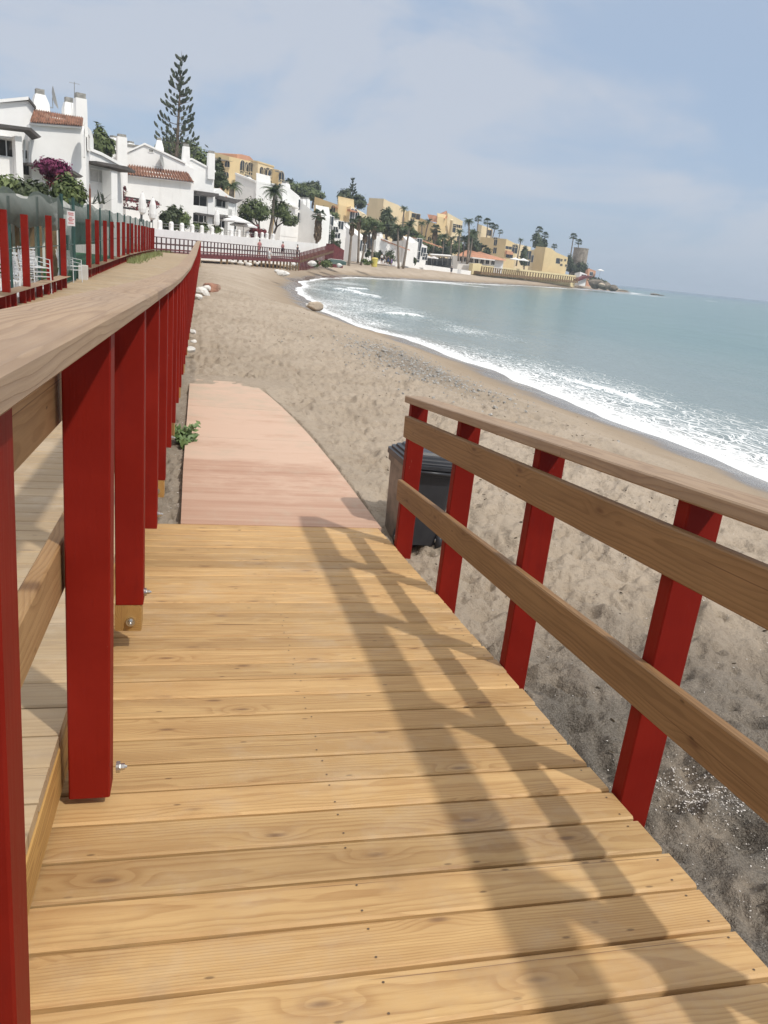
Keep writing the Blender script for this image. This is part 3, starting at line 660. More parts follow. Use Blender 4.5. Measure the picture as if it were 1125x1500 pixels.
# shade net on the landward fence: steel posts, lower see-through net, rolled grey upper net
ns=thing('net_fence','dark green mesh fence with sagging grey shade net behind the red posts','fence',(XF-.25,24,-1.6))
ntop=lambda y: float(np.interp(y,[8,14,16.5,25,33,60],[.2,.30,.36,.72,.72,.86]))
m=MB(); yy=np.concatenate([np.arange(8,23.8,.4)]); zz=[-1.75,-1.0,-.4,-.05]
V=[(XF-.25+.03*math.sin(y*3+z*4),y,z) for y in yy for z in zz]; k=len(zz)
m.add(V,[(i*k+j,i*k+j+1,(i+1)*k+j+1,(i+1)*k+j) for i in range(len(yy)-1) for j in range(k-1)])
m2=MB(); zz=[0,.25,.5,.75,1.]
bulge=lambda y:.13*abs(math.sin(y*.95+.4))+.05*math.sin(y*2.3)
V=[(XF-.22+.12*math.sin(t*3.1)+.03*math.sin(y*5),y,-.12+.05*math.sin(y*1.9)+t*(ntop(y)+.12+bulge(y))) for y in yy for t in zz]; k=5
m2.add(V,[(i*k+j,i*k+j+1,(i+1)*k+j+1,(i+1)*k+j) for i in range(len(yy)-1) for j in range(k-1)])
m2.build('shade_net',M_['net_grey'],ns,True)
m=MB(); yy=np.arange(25.6,61.9,.6); zz=[-1.5,-.7,0,.45,1.]
V=[(XF-.28+.04*math.sin(y*2+t*4),y,(-1.6 if t<-1 else t if t<1 else ntop(y)+.04*math.sin(y*1.3))) for y in yy for t in zz]
m.add(V,[(i*k+j,i*k+j+1,(i+1)*k+j+1,(i+1)*k+j) for i in range(len(yy)-1) for j in range(k-1)])
m.build('green_net',M_['net'],ns,True)
for y in list(np.arange(9,23.9,2.9))+list(np.arange(26,62,3.2)):
    m=MB(); m.tube([(XF-.25,y,-1.9),(XF-.25,y,ntop(y)+.03)],.03,8); m.build('steel_post',M_['metal_green'],ns)
gt=thing('garden_gate','green steel gate frame with a small sign between the two red fences','gate',(XF-.15,24.2,-1.6))
m=MB()
for y in (23.3,25.3): m.tube([(XF-.15,y,-1.8),(XF-.15,y,.78)],.045,8)
m.build('gate_post',M_['metal_green'],gt)
m=MB(); m.tube([(XF-.15,23.4,-1.5),(XF-.15,23.4,.45),(XF-.15,25.2,.45),(XF-.15,25.2,-1.5),(XF-.15,23.4,-1.5)],.022,6); m.tube([(XF-.15,23.4,-.5),(XF-.15,25.2,-.5)],.018,6)
for y in np.arange(23.6,25.2,.2): m.tube([(XF-.15,y,-1.5),(XF-.15,y,.45)],.008,5)
m.box(XF-.19,XF-.11,24.0,24.25,-.65,-.25); m.build('gate_leaf',M_['metal_green'],gt)
c=at(104,320,23.9); sg=thing('warning_sign','small white sign with red lettering hung on the green gate','sign',c)
m=MB(); u=Vector((.96,.28,0)); m.cbox(c,u,(-.28,.96,0),(0,0,1),.10,.008,.19); m.build('plate',M_['sign'],sg)
m=MB()
for zz,ww in ((.135,.075),(.09,.06),(.02,.045),(-.02,.07),(-.06,.05),(-.12,.07)):
    x=-ww
    while x<ww-.01:
        l=random.uniform(.010,.02); m.cbox(c+u*(x+l/2)+Vector((.28,-.96,0))*.011+Vector((0,0,zz)),u,(-.28,.96,0),(0,0,1),l/2,.002,.014); x+=l+.008
m.build('lettering',M_['sign_red'],sg)
c=at(131,300,27.4); pl=MB(); pl.tube([(c.x,c.y,-1.7),(c.x+.02,c.y,1.15)],[.035,.03],8); pl.tube([(c.x+.02,c.y,1.15),(c.x+.02,c.y,1.3)],[.02,.006],6)
tag(pl.build('rusty_pole',plain('rusty_iron',(.20,.075,.045),.9,.35,9.)),'thin rusty brown pole rising above the long red fence','pole')
# terrace ground, lawn, palisade, chairs
m=MB(); m.box(-16,XF-.3,6,26,-1.9,-1.62); tag(m.build('terrace_ground',M_['white_bare']),kind='structure')
m=MB(); m.box(-8.5,XF-.35,26.05,46,-1.9,-1.30); tag(m.build('lawn',M_['turf']),kind='structure')
pf=thing('palisade','brown wooden palisade of pointed stakes behind the white chairs','fence',(-6,24,-1.6))
for k in range(13):
    p=Vector((-6.6+k*.20,25.0-k*.02,0)); h=random.uniform(-.08,.06); m=MB()
    m.prism([(p.x,p.y,-1.6),(p.x+.12,p.y,-1.6),(p.x+.12,p.y,-.02+h),(p.x+.09,p.y,.06+h),(p.x+.03,p.y,.06+h),(p.x,p.y,-.02+h)],(0,.03,0)); m.build('stake',M_['palisade'],pf)
m=MB(); m.box(-9,-4.1,27.5,27.8,-1.6,.32); tag(m.build('garden_wall',M_['white']),'low white garden wall behind the brown palisade','wall')
def chair(c,rz,n):
    t=thing('garden_chair','x','chair',c)
    m=MB(); W,D=.24,.23
    for k in range(n):
        z=.10*k
        for sx in (-1,1):
            m.tube([(sx*W,-D,0+z),(sx*W*.95,-D+.02,.62+z),(sx*W*.95,D,.66+z)],.012,6); m.tube([(sx*W,D+.05,z),(sx*W*.9,D-.04,.45+z),(sx*W*.85,D+.08,.86+z)],.012,6)
    o=m.build('frame',M_['chair'],None); o.parent=t
    m=MB()
    for k in range(n):
        z=.10*k
        for q in np.linspace(-D+.02,D-.02,7): m.box(-W*.9,W*.9,q-.02,q+.02,.43+z,.445+z)
    o=m.build('seat',M_['chair'],None); o.parent=t
    m=MB()
    for k in range(n):
        z=.10*k
        for q in np.linspace(.52,.84,5): m.box(-W*.86,W*.86,D+.0,D+.02,q+z-.022,q+z+.022)
    o=m.build('backrest',M_['chair'],None); o.parent=t
    t.rotation_euler.z=rz; return t
for (x,y,d,rz,n,lb) in ((8,400,18.3,.4,1,'single white garden chair nearest the left edge behind the red fence'),(27,396,19.5,2.6,2,'pair of stacked white chairs left of the second red fence post'),(52,394,20.5,.9,3,'tall stack of three white chairs right of the second red fence post'),(103,392,25.,1.2,2,'two stacked white chairs seen through the green gate')):
    p=at(x,y,d); chair((p.x,p.y,-1.62),rz,n)['label']=lb
m=MB(); yy=np.arange(21,45,.7); ts=np.linspace(0,1,7)
V=[(-4.55-.9*t,y,.15+(.50+.16*abs(math.sin(y*.55))+.012*(y-21)+.07*math.sin(y*1.7))*math.sin(math.pi*min(1,t*1.15))-.9*t*t) for y in yy for t in ts]; k=7
m.add(V,[(i*k+j,i*k+j+1,(i+1)*k+j+1,(i+1)*k+j) for i in range(len(yy)-1) for j in range(k-1)])
tp=m.build('tarpaulin',M_['tarp'],None,True); md=tp.modifiers.new('s','SOLIDIFY'); md.thickness=.02
tag(tp,'long grey beige tarpaulin draped in humps behind the green mesh fence','tarpaulin')
gs=MB()
for k in range(900):
    y=random.uniform(38,61); x=XF+.2+abs(random.gauss(0,.22)); L=random.uniform(.08,.3); gs.r=random.random()
    a=random.uniform(0,6.3); d=Vector((math.cos(a)*.4,math.sin(a)*.4,1)); p=Vector((x,y,zd(y))); w=Vector((.02,.01,0))
    gs.add([p-w,p+w,p+d*L],[(0,1,2)])
for k in range(500):
    p=at(random.uniform(228,252),364,random.uniform(70,76)); p.z=-1.7; L=random.uniform(.2,.7); gs.r=random.random(); a=random.uniform(0,6.3); d=Vector((math.cos(a)*.4,math.sin(a)*.4,1)); w=Vector((.04,.01,0))
    gs.add([p-w,p+w,p+d*L],[(0,1,2)])
tag(gs.build('grass_tufts',M_['grassleaf']),kind='stuff')
# ------------------------------------------------------------------ the curved far boardwalk
p0,p1=at(222,361,69),at(438,379,108.5); p0=Vector((p0.x,p0.y,-1.32)); p1=Vector((p1.x,p1.y,-1.17))
fr=thing('curved_railing','far red railing with dark top rail standing on stilts in front of the white wall','railing',p0)
cv=lambda t:p0.lerp(p1,t)+Vector((.9,-.7,0))*(4*t*(1-t))*.5
n=52
for i in range(n+1):
    t=i/n; q=cv(t); m=MB(); h=1.15; m.box(q.x-.055,q.x+.055,q.y-.05,q.y+.05,q.z-.15,q.z+h); m.build('post',M_['rail_dark'],fr)
for z0_,z1_,nm,mt in ((1.15,1.21,'top_rail','rail_dark'),(.62,.74,'mid_rail','rail_dark'),(.18,.30,'lower_rail','red_far')):
    m=MB()
    for i in range(12):
        a,b=cv(i/12),cv((i+1)/12); d=(b-a).normalized(); s=Vector((d.y,-d.x,0))*.06
        m.hexa([a-s+Vector((0,0,z0_)),a+s+Vector((0,0,z0_)),b+s+Vector((0,0,z0_)),b-s+Vector((0,0,z0_)),a-s+Vector((0,0,z1_)),a+s+Vector((0,0,z1_)),b+s+Vector((0,0,z1_)),b-s+Vector((0,0,z1_))])
    m.build(nm,M_[mt],fr)
dk=MB()
for i in range(12):
    a,b=cv(i/12),cv((i+1)/12); d=(b-a).normalized(); s=Vector((-d.y,d.x,0))*3.0; f=Vector((d.y,-d.x,0))*.12
    dk.hexa([a+f+Vector((0,0,-.32)),b+f+Vector((0,0,-.32)),b+s+Vector((0,0,-.32)),a+s+Vector((0,0,-.32)),a+f,b+f,b+s,a+s])
tag(dk.build('far_boardwalk',M_['red_far']),kind='structure')
dk=MB()
a=Vector((-3.75,65.9,-1.30)); dk.hexa([(-5.5,65.5,-2),(-.2,65.5,-2),(-.6,78,-2),(-4,74,-2),(-5.5,65.5,-1.30),(-.2,65.5,-1.30),(-.6,78,-1.32),(-4,74,-1.32)])
tag(dk.build('boardwalk_landing',M_['walk']),kind='structure')
for i in range(20):
    t=.33+.67*i/19; q=cv(t); m=MB(); m.box(q.x-.10,q.x+.10,q.y-.1,q.y+.1,-3.,q.z-.33); m.build('stilt',M_['joist'],fr)
# solid red stair rising at the far end
pa=at(440,376,110); pb=at(489,364,128); pa.z=-1.25; pb.z=.55
st=thing('red_stair','solid red boarded stair rising beyond the curved railing','stair',pa)
d=(pb-pa); s=Vector((d.y,-d.x,0)).normalized()*1.6
for k in range(26):
    t=k/25; q=pa+d*t; m=MB(); u=Vector((d.x,d.y,0)).normalized()*.16
    q=q-s*.0; m.prism([q-u+Vector((0,0,-1.6)),q+u+Vector((0,0,-1.6)),q+u+Vector((0,0,1.0)),q-u+Vector((0,0,1.0))],-s*.05); m.build('board',M_['red_far'],st)
m=MB(); m.prism([pa+Vector((0,0,-.35)),pb+Vector((0,0,-.35)),pb+Vector((0,0,-.05)),pa+Vector((0,0,-.05))],-s); m.build('deck',M_['joist'],st)
e=at(504,370,130); e.z=.2; m=MB(); m.prism([Vector((pb.x,pb.y,-2)),Vector((e.x,e.y,-2)),Vector((e.x,e.y,.75)),Vector((pb.x,pb.y,1.45))],-s*.8); m.build('end_wall',M_['red_far'],st)
# white sea wall of the houses with pillars and wires
w0,w1=at(226,345,75),at(466,364,124)
sw=thing('pillar_wall','long low white wall with rounded pillars on top above the curved railing','wall',(w0.x,w0.y,-1.3))
def wallz(t): 
    x=226+(466-226)*t; yt=335+(357-335)*t; p=at(x,yt,75+49*t); return p
tt=[0,.30,.60,.72,.73,1.]
m=MB(); ofs=Vector((-.7,.7,0))*.5
for a,b in zip(tt[:-1],tt[1:]):
    A,B=wallz(a),wallz(b); 
    m.prism([Vector((A.x,A.y,-2.2)),Vector((B.x,B.y,-2.2)),B,A],ofs)
m.build('wall',M_['white'],sw)
prev=None
for i,x in enumerate((237,253.5,269,284,298,313,327,341,352,364,377,386,393,402)):
    t=(x-226)/240.; p=wallz(t); h=.82; r=.22; q=p+ofs*.5; m=MB()
    m.lathe((q.x,q.y,p.z-.1),[(r,0),(r,h*.85),(r*.8,h),(r*.4,h+.06)],10); m.build('pillar',M_['white'],sw)
    if prev is not None:
        m=MB()
        for hh in (.3,.55): m.tube([prev+Vector((0,0,hh)),q+Vector((0,0,hh))],.02,5)
        m.build('wire',M_['pole'],sw)
    prev=q
# ------------------------------------------------------------------ building kit
class Fac:
    def __init__(s,a,b):                 # a,b = (px,py,dist): two points of a vertical front plane
        s.A=at(*a); s.B=at(*b); u=Vector((s.B.x-s.A.x,s.B.y-s.A.y,0)); s.u=u.normalized(); n=Vector((s.u.y,-s.u.x,0))
        if n.dot(s.A)>0: n=-n
        s.n=n
    def pt(s,x,y,proud=0.):
        r=ray(x,y); t=(s.A+s.n*proud).dot(s.n)/r.dot(s.n); return r*t
    def poly(s,m,top,zb,depth,proud=0.,mat=None):   # wall outline: top edge in pixels, straight down to zb
        P=[s.pt(x,y,proud) for x,y in top]; Q=[Vector((P[-1].x,P[-1].y,zb)),Vector((P[0].x,P[0].y,zb))]
        m.prism(P+Q,-s.n*depth,mat)
def window(root,f,x,y,w,h,arch=False,frame='white',pane='glass',proud=0.,nm='window'):
    c=f.pt(x,y,proud); u=f.u; z=Vector((0,0,1)); n=f.n
    fw=min(.09,w*.10); pts=[(-w/2,-h/2),(w/2,-h/2)]
    if arch: pts+=[(w/2*math.cos(a),h/2-w/2+w/2*math.sin(a)) for a in np.linspace(0,math.pi,7)]
    else: pts+=[(w/2,h/2),(-w/2,h/2)]
    k=len(pts); I=[(px*(1-2*fw/w),py*(1-2*fw/h)) for px,py in pts]
    m=MB(); vs=[]
    for off in (.002,.07):
        for L in (pts,I): vs+=[c+u*a+z*b+n*off for a,b in L]
    fs=[]
    for i in range(k):
        j=(i+1)%k; fs+=[(2*k+i,2*k+j,3*k+j,3*k+i),(i,j,2*k+j,2*k+i),(k+j,k+i,3*k+i,3*k+j)]
    m.add(vs,fs)
    if w>.9 and frame: m.cbox(c+n*.05,u,n,z,.03,.02,h/2-fw)
    fr_=m.build(nm,M_[frame],root)
    m=MB(); m.prism([c+u*a+z*b+n*.001 for a,b in I],n*.02); m.build('pane',M_[pane],fr_); return fr_
def chimney(root,f,x,yb,yt,wb,wt,back=1.2,cap=.28):
    B=f.pt(x,yb,-back); T=f.pt(x,yt,-back); H=T.z-B.z; u,n,z=f.u,f.n,Vector((0,0,1)); zb_=B-z*.8; hh=H-cap
    m=MB(); s=lambda c,w:[c-u*w-n*w,c+u*w-n*w,c+u*w+n*w,c-u*w+n*w]
    mid=Vector((B.x,B.y,B.z+hh*.45)); tp=Vector((B.x,B.y,B.z+hh)); a,b,c=wb/2,wb/2*.78+wt/2*.22,wt/2
    m.hexa(s(zb_,a)+s(mid,b)); m.hexa(s(mid,b)+s(tp,c)); ch=m.build('chimney',M_['white'],root)
    m=MB(); m.hexa(s(tp+z*.003,c*.85)+s(tp+z*cap,c*.85)); m.build('chimney_cap',M_['grey_cap'],ch)
def tiles(root,f,top,bot,back=0.,front=.9,n=40,mt='tile'):
    # lean-to strip of curved roof tiles between a top edge and a lower outer edge
    A,B=f.pt(*top[0],-back),f.pt(*top[1],-back); C,D=f.pt(*bot[0],front),f.pt(*bot[1],front)
    nrm=(B-A).cross(C-A).normalized(); nrm=nrm if nrm.z>0 else -nrm
    m=MB(); K=n*6; R=6; vs=[]
    L=(B-A).length; amp=L/n*.5
    for r in range(R):
        t=r/(R-1)
        for k in range(K+1):
            q=(A+(B-A)*(k/K))*(1-t)+(C+(D-C)*(k/K))*t; c=math.sin(2*math.pi*k/6.)
            jit=.35*amp*math.sin((k//6)*12.9+r*3.3); vs.append(q+nrm*(amp*(c if c>0 else c*.55)+jit*.3+ (amp*.5 if r%2 else 0)))
    W=K+1
    m.add(vs,[(r*W+k,r*W+k+1,(r+1)*W+k+1,(r+1)*W+k) for r in range(R-1) for k in range(K)])
    m.prism([A-nrm*.06,B-nrm*.06,D-nrm*.06,C-nrm*.06],-nrm*.10,1)
    return m.build('tile_roof',[M_[mt],M_['white']],root)
def slab(root,nm,f,line,proud0,proud1,th,mt,drop=.9):     # lean-to roof: pixel line at proud0, lower edge at proud1
    A,B=f.pt(*line[0],proud0),f.pt(*line[1],proud0); o=f.n*(proud1-proud0)-Vector((0,0,drop))
    m=MB(); m.prism([A,B,B+o,A+o],(0,0,th)); return m.build(nm,M_[mt],root)
def house(nm,label,f,zb_=-1.5,cat='house',group=None):
    return thing(nm,label,cat,(f.A.x,f.A.y,zb_),group)
def roofedge(root,f,line,proud=.12,back=.6,th=.16,mt='white'):
    m=MB()
    for a,b in zip(line[:-1],line[1:]):
        A,B=f.pt(*a,proud),f.pt(*b,proud); m.prism([A,B,B-f.n*(proud+back),A-f.n*(proud+back)],(0,0,th))
    return m.build('roof_edge',M_[mt],root)
# ---- first white house (left edge)
f=Fac((0,240,52),(125,250,53)); h1=house('white_house','nearest white house with tiled eave strip and three chimneys behind the hedge',f)
m=MB(); f.poly(m,[(-60,157),(0,151),(42,148),(52,160),(122,186),(125,180)],-1.6,9)
f.poly(m,[(44,181),(121,187)],-1.6,.8,.8); m.build('wall',M_['white'],h1)
roofedge(h1,f,[(-60,157),(0,150),(42,146)],.25,9,.16); roofedge(h1,f,[(42,146),(53,160)],.25,9,.14,'awning')
tiles(h1,f,((50,160),(122,172)),((43,179),(121,185)),0.,1.1,22)
for a in ((59,163,131,.95,.52,1.8),(101,168,143,.72,.48,2.6),(118,178,137,.64,.6,.5)): chimney(h1,f,*a)
window(h1,f,9,217,1.6,1.0,pane='opening',proud=.0); window(h1,f,35.5,226,.35,.5,pane='opening',nm='vent')
A=f.pt(-50,178,0.); m=MB(); m.prism([f.pt(-50,179,.85),f.pt(36,190,.85),f.pt(51,203,.85),f.pt(47,205,.85),f.pt(35,194,.85),f.pt(-50,184,.85)],f.n*1.6); m.build('porch_roof',M_['awning'],h1)
m=MB(); f.poly(m,[(-50,193),(22,201)],f.pt(10,206,0).z,1.2,1.3); f.poly(m,[(-50,226),(23,231)],-1.6,1.2,1.3); f.poly(m,[(22,199),(32,200)],-1.6,.9,2.0); m.build('porch_wall',M_['white'],h1)
m=MB(); m.prism([f.pt(33,239,.85),f.pt(66,245,.85),f.pt(100,251,.85),f.pt(113,259,.85),f.pt(110,261,.85),f.pt(98,254,.85),f.pt(66,248,.85),f.pt(33,242,.85)],f.n*1.3); m.build('lower_awning',M_['awning'],h1)
window(h1,f,48,249,1.9,.8,pane='opening',proud=.03)
def dish(root,f,x,y,r,tilt,back=.5,label=None):
    c=f.pt(x,y,-back); m=MB(); m.lathe((0,0,0),[(r*.05,0),(r*.5,.05*r),(r*.85,.18*r),(r,.28*r),(r*.98,.30*r),(r*.5,.09*r),(r*.05,.03*r)],20)
    q=Vector(tilt).normalized().to_track_quat('Z','Y'); m.v=[tuple(q@Vector(v)+c) for v in m.v]
    m.tube([c,c+Vector((0,0,-r*.9)),c+Vector((0,0,-r*.9))-f.u*.9],.03,5); return m.build('satellite_dish',M_['dish'],root)
dish(h1,f,77,143,.60,(.97,.14,.22),1.5)
m=MB(); p=f.pt(109,170,-2); m.tube([p,f.pt(109,120,-2)],.02,5); q=f.pt(109,122,-2); m.tube([q-f.u*.3,q+f.u*.3],.015,4); m.build('antenna',M_['pole'],h1)
m=MB(); p=f.pt(44,200,.9)
for x,y in ((35.5,205),(43,207)): m.tube([f.pt(x,y,1.0),f.pt(x,238,1.0)],.06,6)
m.build('porch_post',M_['white'],h1)
# lower wing of the first house
f2=Fac((124,240,57),(186,250,59)); h1b=house('white_house_wing','low white wing with sloping parapet, brown awning and round topped column',f2)
m=MB(); f2.poly(m,[(123,218),(150,229),(180,246)],-1.6,7); f2.poly(m,[(163,250),(172,252)],-1.6,.9,1.3); m.build('wall',M_['white'],h1b)
roofedge(h1b,f2,[(123,217),(150,228),(181,245)],.15,.5,.18)
m=MB(); m.prism([f2.pt(119,235,.05),f2.pt(165,243,.05),f2.pt(177,250,.05),f2.pt(176,252.5,.05),f2.pt(162,248,.05),f2.pt(119,238.5,.05)],f2.n*1.5); m.build('awning',M_['awning'],h1b)
window(h1b,f2,122,250,.5,1.0,pane='opening'); window(h1b,f2,144,258,1.7,.9,pane='white_bare')
fs=Fac((125,200,53),(137,205,60)); window(h1,fs,121.8,208,.9,1.6,True,pane='glass'); window(h1,fs,129,209,1.6,1.0,pane='opening')
m=MB(); fs.poly(m,[(125,181),(134,192),(137,204)],-1.6,5,-.05); m.build('side_wall',M_['white'],h1)
# houses behind
f=Fac((152,200,125),(216,210,129)); hb=house('hill_house','small white house with grey pitched roof half hidden behind the tall chimney pillar',f,4)
m=MB(); f.poly(m,[(148,199),(176,211),(216,216)],2,10); m.build('wall',M_['white'],hb); roofedge(hb,f,[(148,198),(178,212),(216,216)],.2,10,.2,'grey_cap')
chimney(hb,f,167,211,199,1.5,1.0); chimney(hb,f,190,218,207,1.4,1.)
# ---- second white house
f=Fac((172,250,99),(316,265,101)); h2=house('white_house','second white house with long tiled strip over a blank wall and round satellite dish',f)
m=MB(); f.poly(m,[(176,229),(190,223),(212,212.5),(228,220),(272,241),(284,248)],-1.6,11)
f.poly(m,[(184,258),(284,269)],-1.6,1.0,1.0); m.build('wall',M_['white'],h2)
roofedge(h2,f,[(176,228.5),(212,212)],.2,11,.2); roofedge(h2,f,[(212,212),(272,240)],.2,11,.2)
tiles(h2,f,((185,241),(275,253)),((184,256),(284,267)),0.,1.6,24)
for a in ((178.5,270,197,1.1,1.0,-1.2),(233,228,202,1.0,.52,2.),(272,240,211,.84,.68,.5),(308.5,252,221,.8,.75,1.)): chimney(h2,f,*a)
dish(h2,f,235,236,.7,(.95,-.22,.2),-.5); window(h2,f,221,221,.6,.4,pane='grey_cap',nm='vent')
f3=Fac((272,260,101.5),(315,265,102.5)); m=MB(); f3.poly(m,[(272,238),(281,234.5),(314,252)],f3.pt(300,281).z,8,.4); f3.poly(m,[(281,300),(315,304)],f3.pt(300,314).z,.8,1.2); f3.poly(m,[(281,282),(315,286)],-1.6,7,-1.2); f3.poly(m,[(305,284),(312.5,285)],-1.6,.6,1.3)
m.build('side_wing',M_['white'],h2); roofedge(h2,f3,[(272,237.5),(281,234),(316,252.5)],.55,8,.2)
m=MB(); m.prism([f3.pt(283,280,.3),f3.pt(315,284,.3),f3.pt(315,287,.3),f3.pt(306,289,.3),f3.pt(283,285,.3)],f3.n*1.5); m.build('awning',M_['awning'],h2)
window(h2,f3,292,295,2.0,1.4,pane='opening',proud=-1.2)
m=MB(); m.prism([f3.pt(282,311,.3),f3.pt(350,321,.3),f3.pt(350,324,.3),f3.pt(282,314,.3)],f3.n*1.6); m.build('lower_awning',M_['awning'],h2)
window(h2,f3,291,319,2.6,1.1,pane='opening',proud=-1.15); window(h2,f3,307,321,1.6,1.2,pane='opening',proud=-1.15)
# ---- third house
f=Fac((312,290,108),(350,295,110)); h3=house('white_house','small white house with tiled gable and dark awning left of the bushy palm',f)
m=MB(); f.poly(m,[(313,281),(322,276),(336,287),(348,292)],-1.6,7); f.poly(m,[(335,292),(345,293)],-1.6,.8,1.2); f.poly(m,[(314,303),(340,307)],f.pt(320,314).z,.4,1.2); m.build('wall',M_['white'],h3)
m=MB(); m.prism([f.pt(312,286,.1),f.pt(345,293,.1),f.pt(348,292,.1),f.pt(336,298,.1),f.pt(312,290,.1)],f.n*1.5); m.build('awning',M_['awning'],h3)
tiles(h3,f,((322,275),(324,276)),((331,289),(334,290)),1.5,.2,5,'tile_far'); window(h3,f,325,298,1.9,1.0,pane='opening'); window(h3,f,324,325,2.4,1.6,pane='opening'); window(h3,f,340,327,1.4,1.6,pane='opening')
# ---- generic corner block: left, mid (nearest) and right corner
def block(nm,label,L,Mi,R,zb_,mt,wl=(),wr=(),cat='house',group=None,frame='white',chim=(),roof=None,arch=None,edge=None,pane='glass',k=.75):
    ax=lambda p:math.atan2(at(p[0],p[1],1).x,at(p[0],p[1],1).y)
    dm=Mi[2]; L=(L[0],L[1],dm+k*abs(ax(Mi)-ax(L))*dm); R=(R[0],R[1],dm+min(14.,abs(ax(R)-ax(Mi))*dm/k))
    arch=(mt!='white' and Mi[2]<212) if arch is None else arch
    t=thing(nm,label,cat,(at(*Mi).x,at(*Mi).y,zb_),group)
    a,b,c=at(*L),at(*Mi),at(*R); d=a+c-b; d.z=(a.z+c.z)/2 if roof!='flat' else (a.z+c.z)/2
    m=MB(); Z=lambda p:Vector((p.x,p.y,zb_)); m.hexa([Z(b),Z(c),Z(d),Z(a),b,c,d,a]); m.build('wall',M_[mt],t)
    fl=Fac(L,Mi); fr_=Fac(Mi,R)
    if edge:
        m=MB()
        for p,q,f in ((a,b,fl),(b,c,fr_)): m.prism([p+f.n*.15,q+f.n*.15,q-f.n*.5,p-f.n*.5],(0,0,.3))
        m.build('roof_edge',M_[edge],t)
    for w in wl: window(t,fl,w[0],w[1],w[2]*1.15,w[3]*1.15,arch,frame,pane)
    BL[t.name]=((a-b).length,(c-b).length,L[0],Mi[0],R[0])
    fo=max(.3,min(1.,abs(Vector((-at(*Mi).y,at(*Mi).x,0)).normalized().dot(fr_.u))))
    for w in wr: window(t,fr_,w[0],w[1],w[2]*min(2.2,1.15/fo),w[3]*1.12,arch,frame,pane)
    for x,yb,yt,w in chim: chimney(t,fr_,x,yb,yt,w,w*.8,1.5,.3)
    return t,fl,fr_
BL={}
def gabled(t,f,top,zb_,depth,mt,proud=0.,nm='gable_wall'):
    la,lb,xl,xm,xr=BL[t.name]; onleft=(f.A-at(xl,350,f.A.length)).length<2.5 and abs(f.pt(xm,330).x-f.B.x)<2 and top[-1][0]<=xm+4 and top[0][0]<xm-4
    depth=min(depth,(lb if onleft else la)*.92); top=[(min(x,xm-.4),y) if onleft else (max(x,xm+.4),y) for x,y in top]
    m=MB(); f.poly(m,top,zb_,depth,proud); return m.build(nm,M_[mt],t)
GW='white terraced houses stepping down the slope'; GY='yellow apartment blocks above the beach'
# white terraces
t,a,b=block('white_house','white stepped house with small balcony windows above the umbrella pine',(345,256,140),(375,268,134),(402,272,138),-1.5,'white',wr=((380,277,1.1,1.3),(384,286,1.0,.9),(392,280,1.2,1.3)),group=GW,arch=False,edge='white')
gabled(t,a,[(346,258),(351,253),(376,268)],-1.5,7,'white',.05); chimney(t,a,363,266,257,1.,.8); chimney(t,b,388,270,260,1.,.8)
t,a,b=block('white_house','tall white house front with balconies right of the leaning date palm',(404,279,140),(414,272,137),(440,289,142),-1.5,'white',wr=((421,286,1.1,1.2),(427,294,1.4,1.1),(434,299,1.2,1.6),(428,309,1.4,1.3),(435,318,1.2,1.5),(424,302,1.1,.9)),group=GW,arch=False)
gabled(t,b,[(413,272),(421,273),(438,287)],2,5,'white',.06); chimney(t,b,418,275,266,1.2,.9); roofedge(t,b,[(414,296),(438,306)],.9,.2,.2); chimney(t,b,449,302,289,.9,.7); chimney(t,b,443,298,289,.9,.7)
t,a,b=block('white_house','white house with a big blank gable wall left of the fan palm with skirt',(437,292,146),(462,313,139),(472,318,142),-1.5,'white',group=GW)
gabled(t,a,[(437,304),(443,300),(464,316)],-1.5,6,'white',.1); 
m=MB(); a.poly(m,[(400,330),(418,334),(423,341)],-1.5,5,2.); m.build('garden_room',M_['white'],t); window(t,a,414,338,1.,1.5,proud=2.); window(t,a,434,325,.9,1.2,proud=.1)
t,a,b=block('white_house','white house with tall arched doors behind the red stair',(468,318,158),(472,316,152),(507,337,160),-1.,'white',wr=((470.5,345,1.5,4.),(477,347,1.5,4.),(472,333,1.5,1.),(484,328,1.,2.5),(491,337,1.1,1.2),(480,339,.8,.8),(494,345,1.,1.),(499,330,1.,1.4)),group=GW)
chimney(t,b,480,321,312,1.2,1.); chimney(t,b,492,328,320,1.2,1.)
t,a,b=block('white_house','plain white house with blank side wall behind the two slim fan palms',(495,333,172),(525,347,162),(536,352,166),-1.,'white',wr=((530,360,.8,2.),(533,364,.8,1.5)),group=GW)
gabled(t,a,[(495,336),(505,330),(526,346)],-1,6,'white',.1); window(t,a,504,345,1.,.8,proud=.1); chimney(t,a,506,333,325,1.2,1.)
t,a,b=block('white_house','long row of white houses with pale tile roof behind dark hedges',(528,349,178),(533,347,174),(580,366,190),-1.,'white',wr=((538,355,1.,2.4),(545,357,1.,2.4),(552,358,1.2,2.),(559,360,1.2,2.),(567,362,1.,2.),(573,364,1.,2.)),group=GW,arch=False)
slab(t,'roof',b,((536,343),(578,359)),-4,.5,.2,'tile_far'); gabled(t,b,[(551,351),(555,346),(578,357)],-1,5,'white',.3); chimney(t,b,555,350,340,1.2,1.); chimney(t,b,541,347,341,1.2,1.)
t,a,b=block('white_house','white gable house standing alone between two tall palms',(573,354,200),(590,352,192),(598,355,196),-1.,'white',wr=((595,366,.9,3.),(594,378,.9,3.)),group=GW)
gabled(t,a,[(573,356),(588,346),(597,354)],-1,6,'white',.1)
